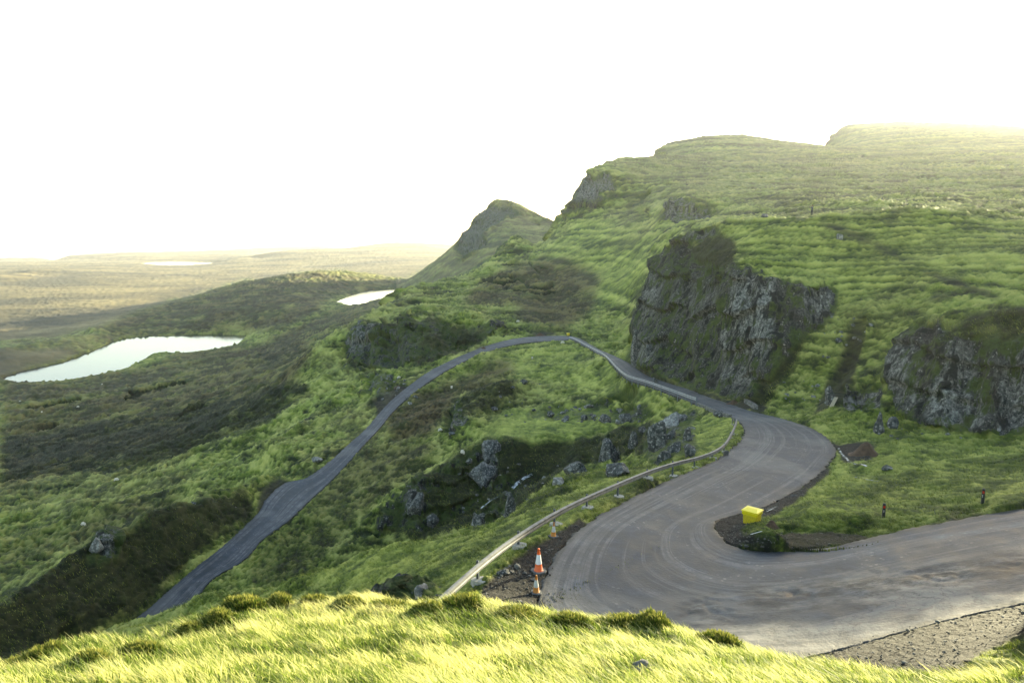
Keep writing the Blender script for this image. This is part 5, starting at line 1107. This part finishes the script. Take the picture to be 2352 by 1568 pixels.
# rough grass and rushes on the banks beyond, thinning with distance
M_ROUGH = leaf_mat('rough_grass', (.022, .038, .004), (.125, .175, .016), (.42, .43, .10), .35)
okv = (vr > 17) & (vr < 135) & (np.abs(th)[:, None] < math.radians(41)) & (vroad < .02) & (vwater < .02) & (vdirt < .25) & (rk < .3)
ids = np.flatnonzero(okv.ravel()); wgt = np.clip(1.1-vr.ravel()[ids]/150, .2, 1)*(1-.75*samp(lush).ravel()[ids])*(1-.4*vdark.ravel()[ids]); ids = rng.choice(ids, 300000, p=wgt/wgt.sum())
Q = Pn.reshape(-1, 3)[ids]; rq = vr.ravel()[ids]; cl = noise2(Q[:, 0]/2.2, Q[:, 1]/1.8, 4)+.5*noise2(Q[:, 0]/.7, Q[:, 1]/.7, 5)
kp = rng.uniform(0, 1, len(Q)) < np.clip(.55+1.3*cl, .1, 1); Q, rq, cl = Q[kp], rq[kp], cl[kp]; m = len(Q); J_ = rq*.0035
qx, qy = Q[:, 0]+J_*rng.randn(m)*.5, Q[:, 1]+J_*rng.randn(m)*.5; sc_ = np.clip(rq/45, .6, 1.7)
hq = np.clip(.13+.14*np.clip(cl+.1, 0, 1)+.05*rng.randn(m), .05, .4)*sc_
blades_mesh('rough_grass', qx, qy, np.minimum(Q[:, 2], vground(qx, qy)+.05)-.03, hq, -hq*(.7+.4*rng.randn(m)), hq*.25*rng.randn(m), .011*sc_*rng.uniform(.6, 1.3, m), np.clip(.42+.55*(tone.ravel()[ids][kp]-.5)+.55*noise2(qx/6, qy/6, 6)+.2*rng.randn(m)-.35*vbrown.ravel()[ids][kp], 0, 1), M_ROUGH, 'stuff')
# heather
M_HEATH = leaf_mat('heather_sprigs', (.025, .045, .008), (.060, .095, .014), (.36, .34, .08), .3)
M_TWIG = simple('brown_twig', (.09, .06, .035), .9)
HE = [(1500,1432,96,52,1),(1652,1470,110,46,1),(1430,1425,120,34,0),(1310,1420,110,34,0),(1195,1412,110,34,0),(1062,1388,92,44,1),(985,1392,80,30,0),(900,1392,90,30,0),(800,1382,80,28,0),(722,1374,66,36,0),(640,1368,64,44,1),(565,1392,110,48,1),(500,1420,80,38,0),(440,1440,70,30,0),(330,1488,90,34,0),(215,1508,90,36,0),(95,1512,110,50,1),(30,1530,70,36,0)]
HL_ = ['rounded dark heather bush standing up against the tarmac right of centre','heather bush at the right where the grassy crest starts to drop','low heather mound just left of the rounded dark bush','low heather mound below the far side of the tarmac pool of cracks','low heather mound directly below the cones','heather bush at the foot of the near guardrail','low heather mound just left of the guardrail end','low heather clump below the rubble pile','low heather clump left of the rubble pile','heather clump beside the dry forked twig','upright heather bush topping the crest left of the forked twig','wide golden-tipped heather bush on the crest below the lower road','heather clump at the lower left end of the wide golden-tipped bush','small heather clump on the crest near the hidden end of the lower road','low heather clump on the crest at the left, on a green hollow','low heather clump left of the green hollow','broad browned heather bush near the bottom left corner','heather clump at the very left edge of the crest']
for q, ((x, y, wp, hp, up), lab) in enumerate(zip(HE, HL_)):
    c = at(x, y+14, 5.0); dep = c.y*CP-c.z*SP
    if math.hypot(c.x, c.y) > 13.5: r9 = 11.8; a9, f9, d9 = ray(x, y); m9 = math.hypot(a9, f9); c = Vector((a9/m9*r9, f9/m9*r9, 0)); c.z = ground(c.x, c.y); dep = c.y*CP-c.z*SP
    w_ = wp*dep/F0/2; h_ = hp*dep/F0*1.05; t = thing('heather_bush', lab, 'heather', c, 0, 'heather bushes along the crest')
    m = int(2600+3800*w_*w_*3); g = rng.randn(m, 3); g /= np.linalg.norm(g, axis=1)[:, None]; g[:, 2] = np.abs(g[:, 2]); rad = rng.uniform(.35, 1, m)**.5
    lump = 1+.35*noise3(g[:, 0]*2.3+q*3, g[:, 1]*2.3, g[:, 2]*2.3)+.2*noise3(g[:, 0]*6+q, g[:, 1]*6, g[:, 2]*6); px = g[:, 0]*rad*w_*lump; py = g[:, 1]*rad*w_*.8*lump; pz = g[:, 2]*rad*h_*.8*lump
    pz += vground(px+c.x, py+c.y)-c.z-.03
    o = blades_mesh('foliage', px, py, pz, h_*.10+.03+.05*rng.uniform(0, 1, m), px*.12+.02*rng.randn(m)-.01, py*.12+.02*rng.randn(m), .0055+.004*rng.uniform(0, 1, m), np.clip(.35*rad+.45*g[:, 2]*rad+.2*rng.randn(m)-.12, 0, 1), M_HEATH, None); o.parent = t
    bm = bmesh.new()
    for s in range(7):
        a9 = s*.9+q; e9 = Vector((math.cos(a9)*w_*.6, math.sin(a9)*w_*.5, h_*.6)); b_ = [bm.verts.new(Vector((dx, dy, -.05))) for dx, dy in ((-.008, -.006), (.008, -.006), (0, .009))]; tp = bm.verts.new(e9)
        for i in range(3): bm.faces.new((b_[i], b_[(i+1) % 3], tp))
    bm_obj('stems', bm, M_TWIG, t)
# dry forked twig and tall seed stalks
c = at(716, 1392, 5); bm = bmesh.new()
def tw(a, b, r):
    n_ = 5; d = (b-a).normalized(); s = d.cross(Vector((0, 1, 0))).normalized(); u = d.cross(s); A = [bm.verts.new(a+(s*math.cos(k*1.2566)+u*math.sin(k*1.2566))*r) for k in range(n_)]; B = [bm.verts.new(b+(s*math.cos(k*1.2566)+u*math.sin(k*1.2566))*r*.6) for k in range(n_)]; bridge(bm, A, B)
V3 = lambda *p: Vector(p)
for a, b, r in ((V3(0,0,0),V3(-.02,0,.16),.006),(V3(-.02,0,.16),V3(-.07,0,.27),.005),(V3(-.07,0,.27),V3(-.05,0,.36),.004),(V3(-.02,0,.16),V3(.05,.01,.25),.005),(V3(.05,.01,.25),V3(.09,0,.38),.004),(V3(.05,.01,.25),V3(.03,.02,.34),.004),(V3(.09,0,.30),V3(.12,0,.36),.003),(V3(-.07,0,.27),V3(-.11,0,.33),.003)): tw(a, b, r)
o = bm_obj('dry_twig', bm, M_WOOD, loc=c); tag(o, 'pale forked dry twig sticking up from the crest', 'twig')
M_STALK = leaf_mat('seed_stalk', (.2, .17, .05), (.36, .30, .11), (.5, .42, .18), .3)
for q, (x, y, hh, lx, lab) in enumerate([(548,1480,.34,-.05,'tall single seed stalk standing over the green hollow at the left'),(690,1400,.40,-.24,'long arching grass stalk beside the forked twig'),(705,1405,.30,-.13,'shorter arching stalk right beside the long arching one'),(24,1500,.22,.02,'grass stalk at the far left edge of the crest'),(1060,1392,.20,-.06,'pale stalk below the guardrail end'),(1218,1425,.24,-.12,'thin leaning stalk below the cones')]):
    c = at(x, y, 5); s = np.linspace(0, 1, 9); bm = bmesh.new(); prev = None
    for k in s:
        p = Vector((lx*k*k, 0, hh*k*(1-.12*k))); w_ = .004*(1-k*.4)+(.006 if k > .8 else 0); cur = [bm.verts.new(p+Vector((-w_, 0, 0))), bm.verts.new(p+Vector((w_, 0, 0))), bm.verts.new(p+Vector((0, w_, 0)))]
        if prev: bridge(bm, prev, cur)
        prev = cur
    o = bm_obj('seed_stalk', bm, M_STALK, loc=c-Vector((0, 0, .03))); tag(o, lab, 'grass stalk', 'tall stalks on the crest')
c = at(1470, 1540, 5); o = bm_obj('boulder', rock_mesh(55, .16, .12, .10, 1, 3), M_ROCKP, None, True, loc=c+Vector((0, 0, .03))); tag(o, 'pale stone half buried in the bright foreground grass', 'rock')
# ------------------------------------------------------------------ haze
bm = bmesh.new(); box(bm, -16000, 16000, -60, 15000, -345, 460)
m = bpy.data.materials.new('haze'); m.use_nodes = True; nt = m.node_tree; nt.nodes.remove(nt.nodes['Principled BSDF']); v = nt.nodes.new('ShaderNodeVolumePrincipled')
v.inputs['Color'].default_value = (.93, .95, .97, 1); v.inputs['Density'].default_value = HAZE; v.inputs['Anisotropy'].default_value = .5; nt.links.new(v.outputs[0], nt.nodes['Material Output'].inputs['Volume'])
hz = bm_obj('haze', bm, m); tag(hz, kind='stuff')
print('done', round(time.time()-T0, 1))
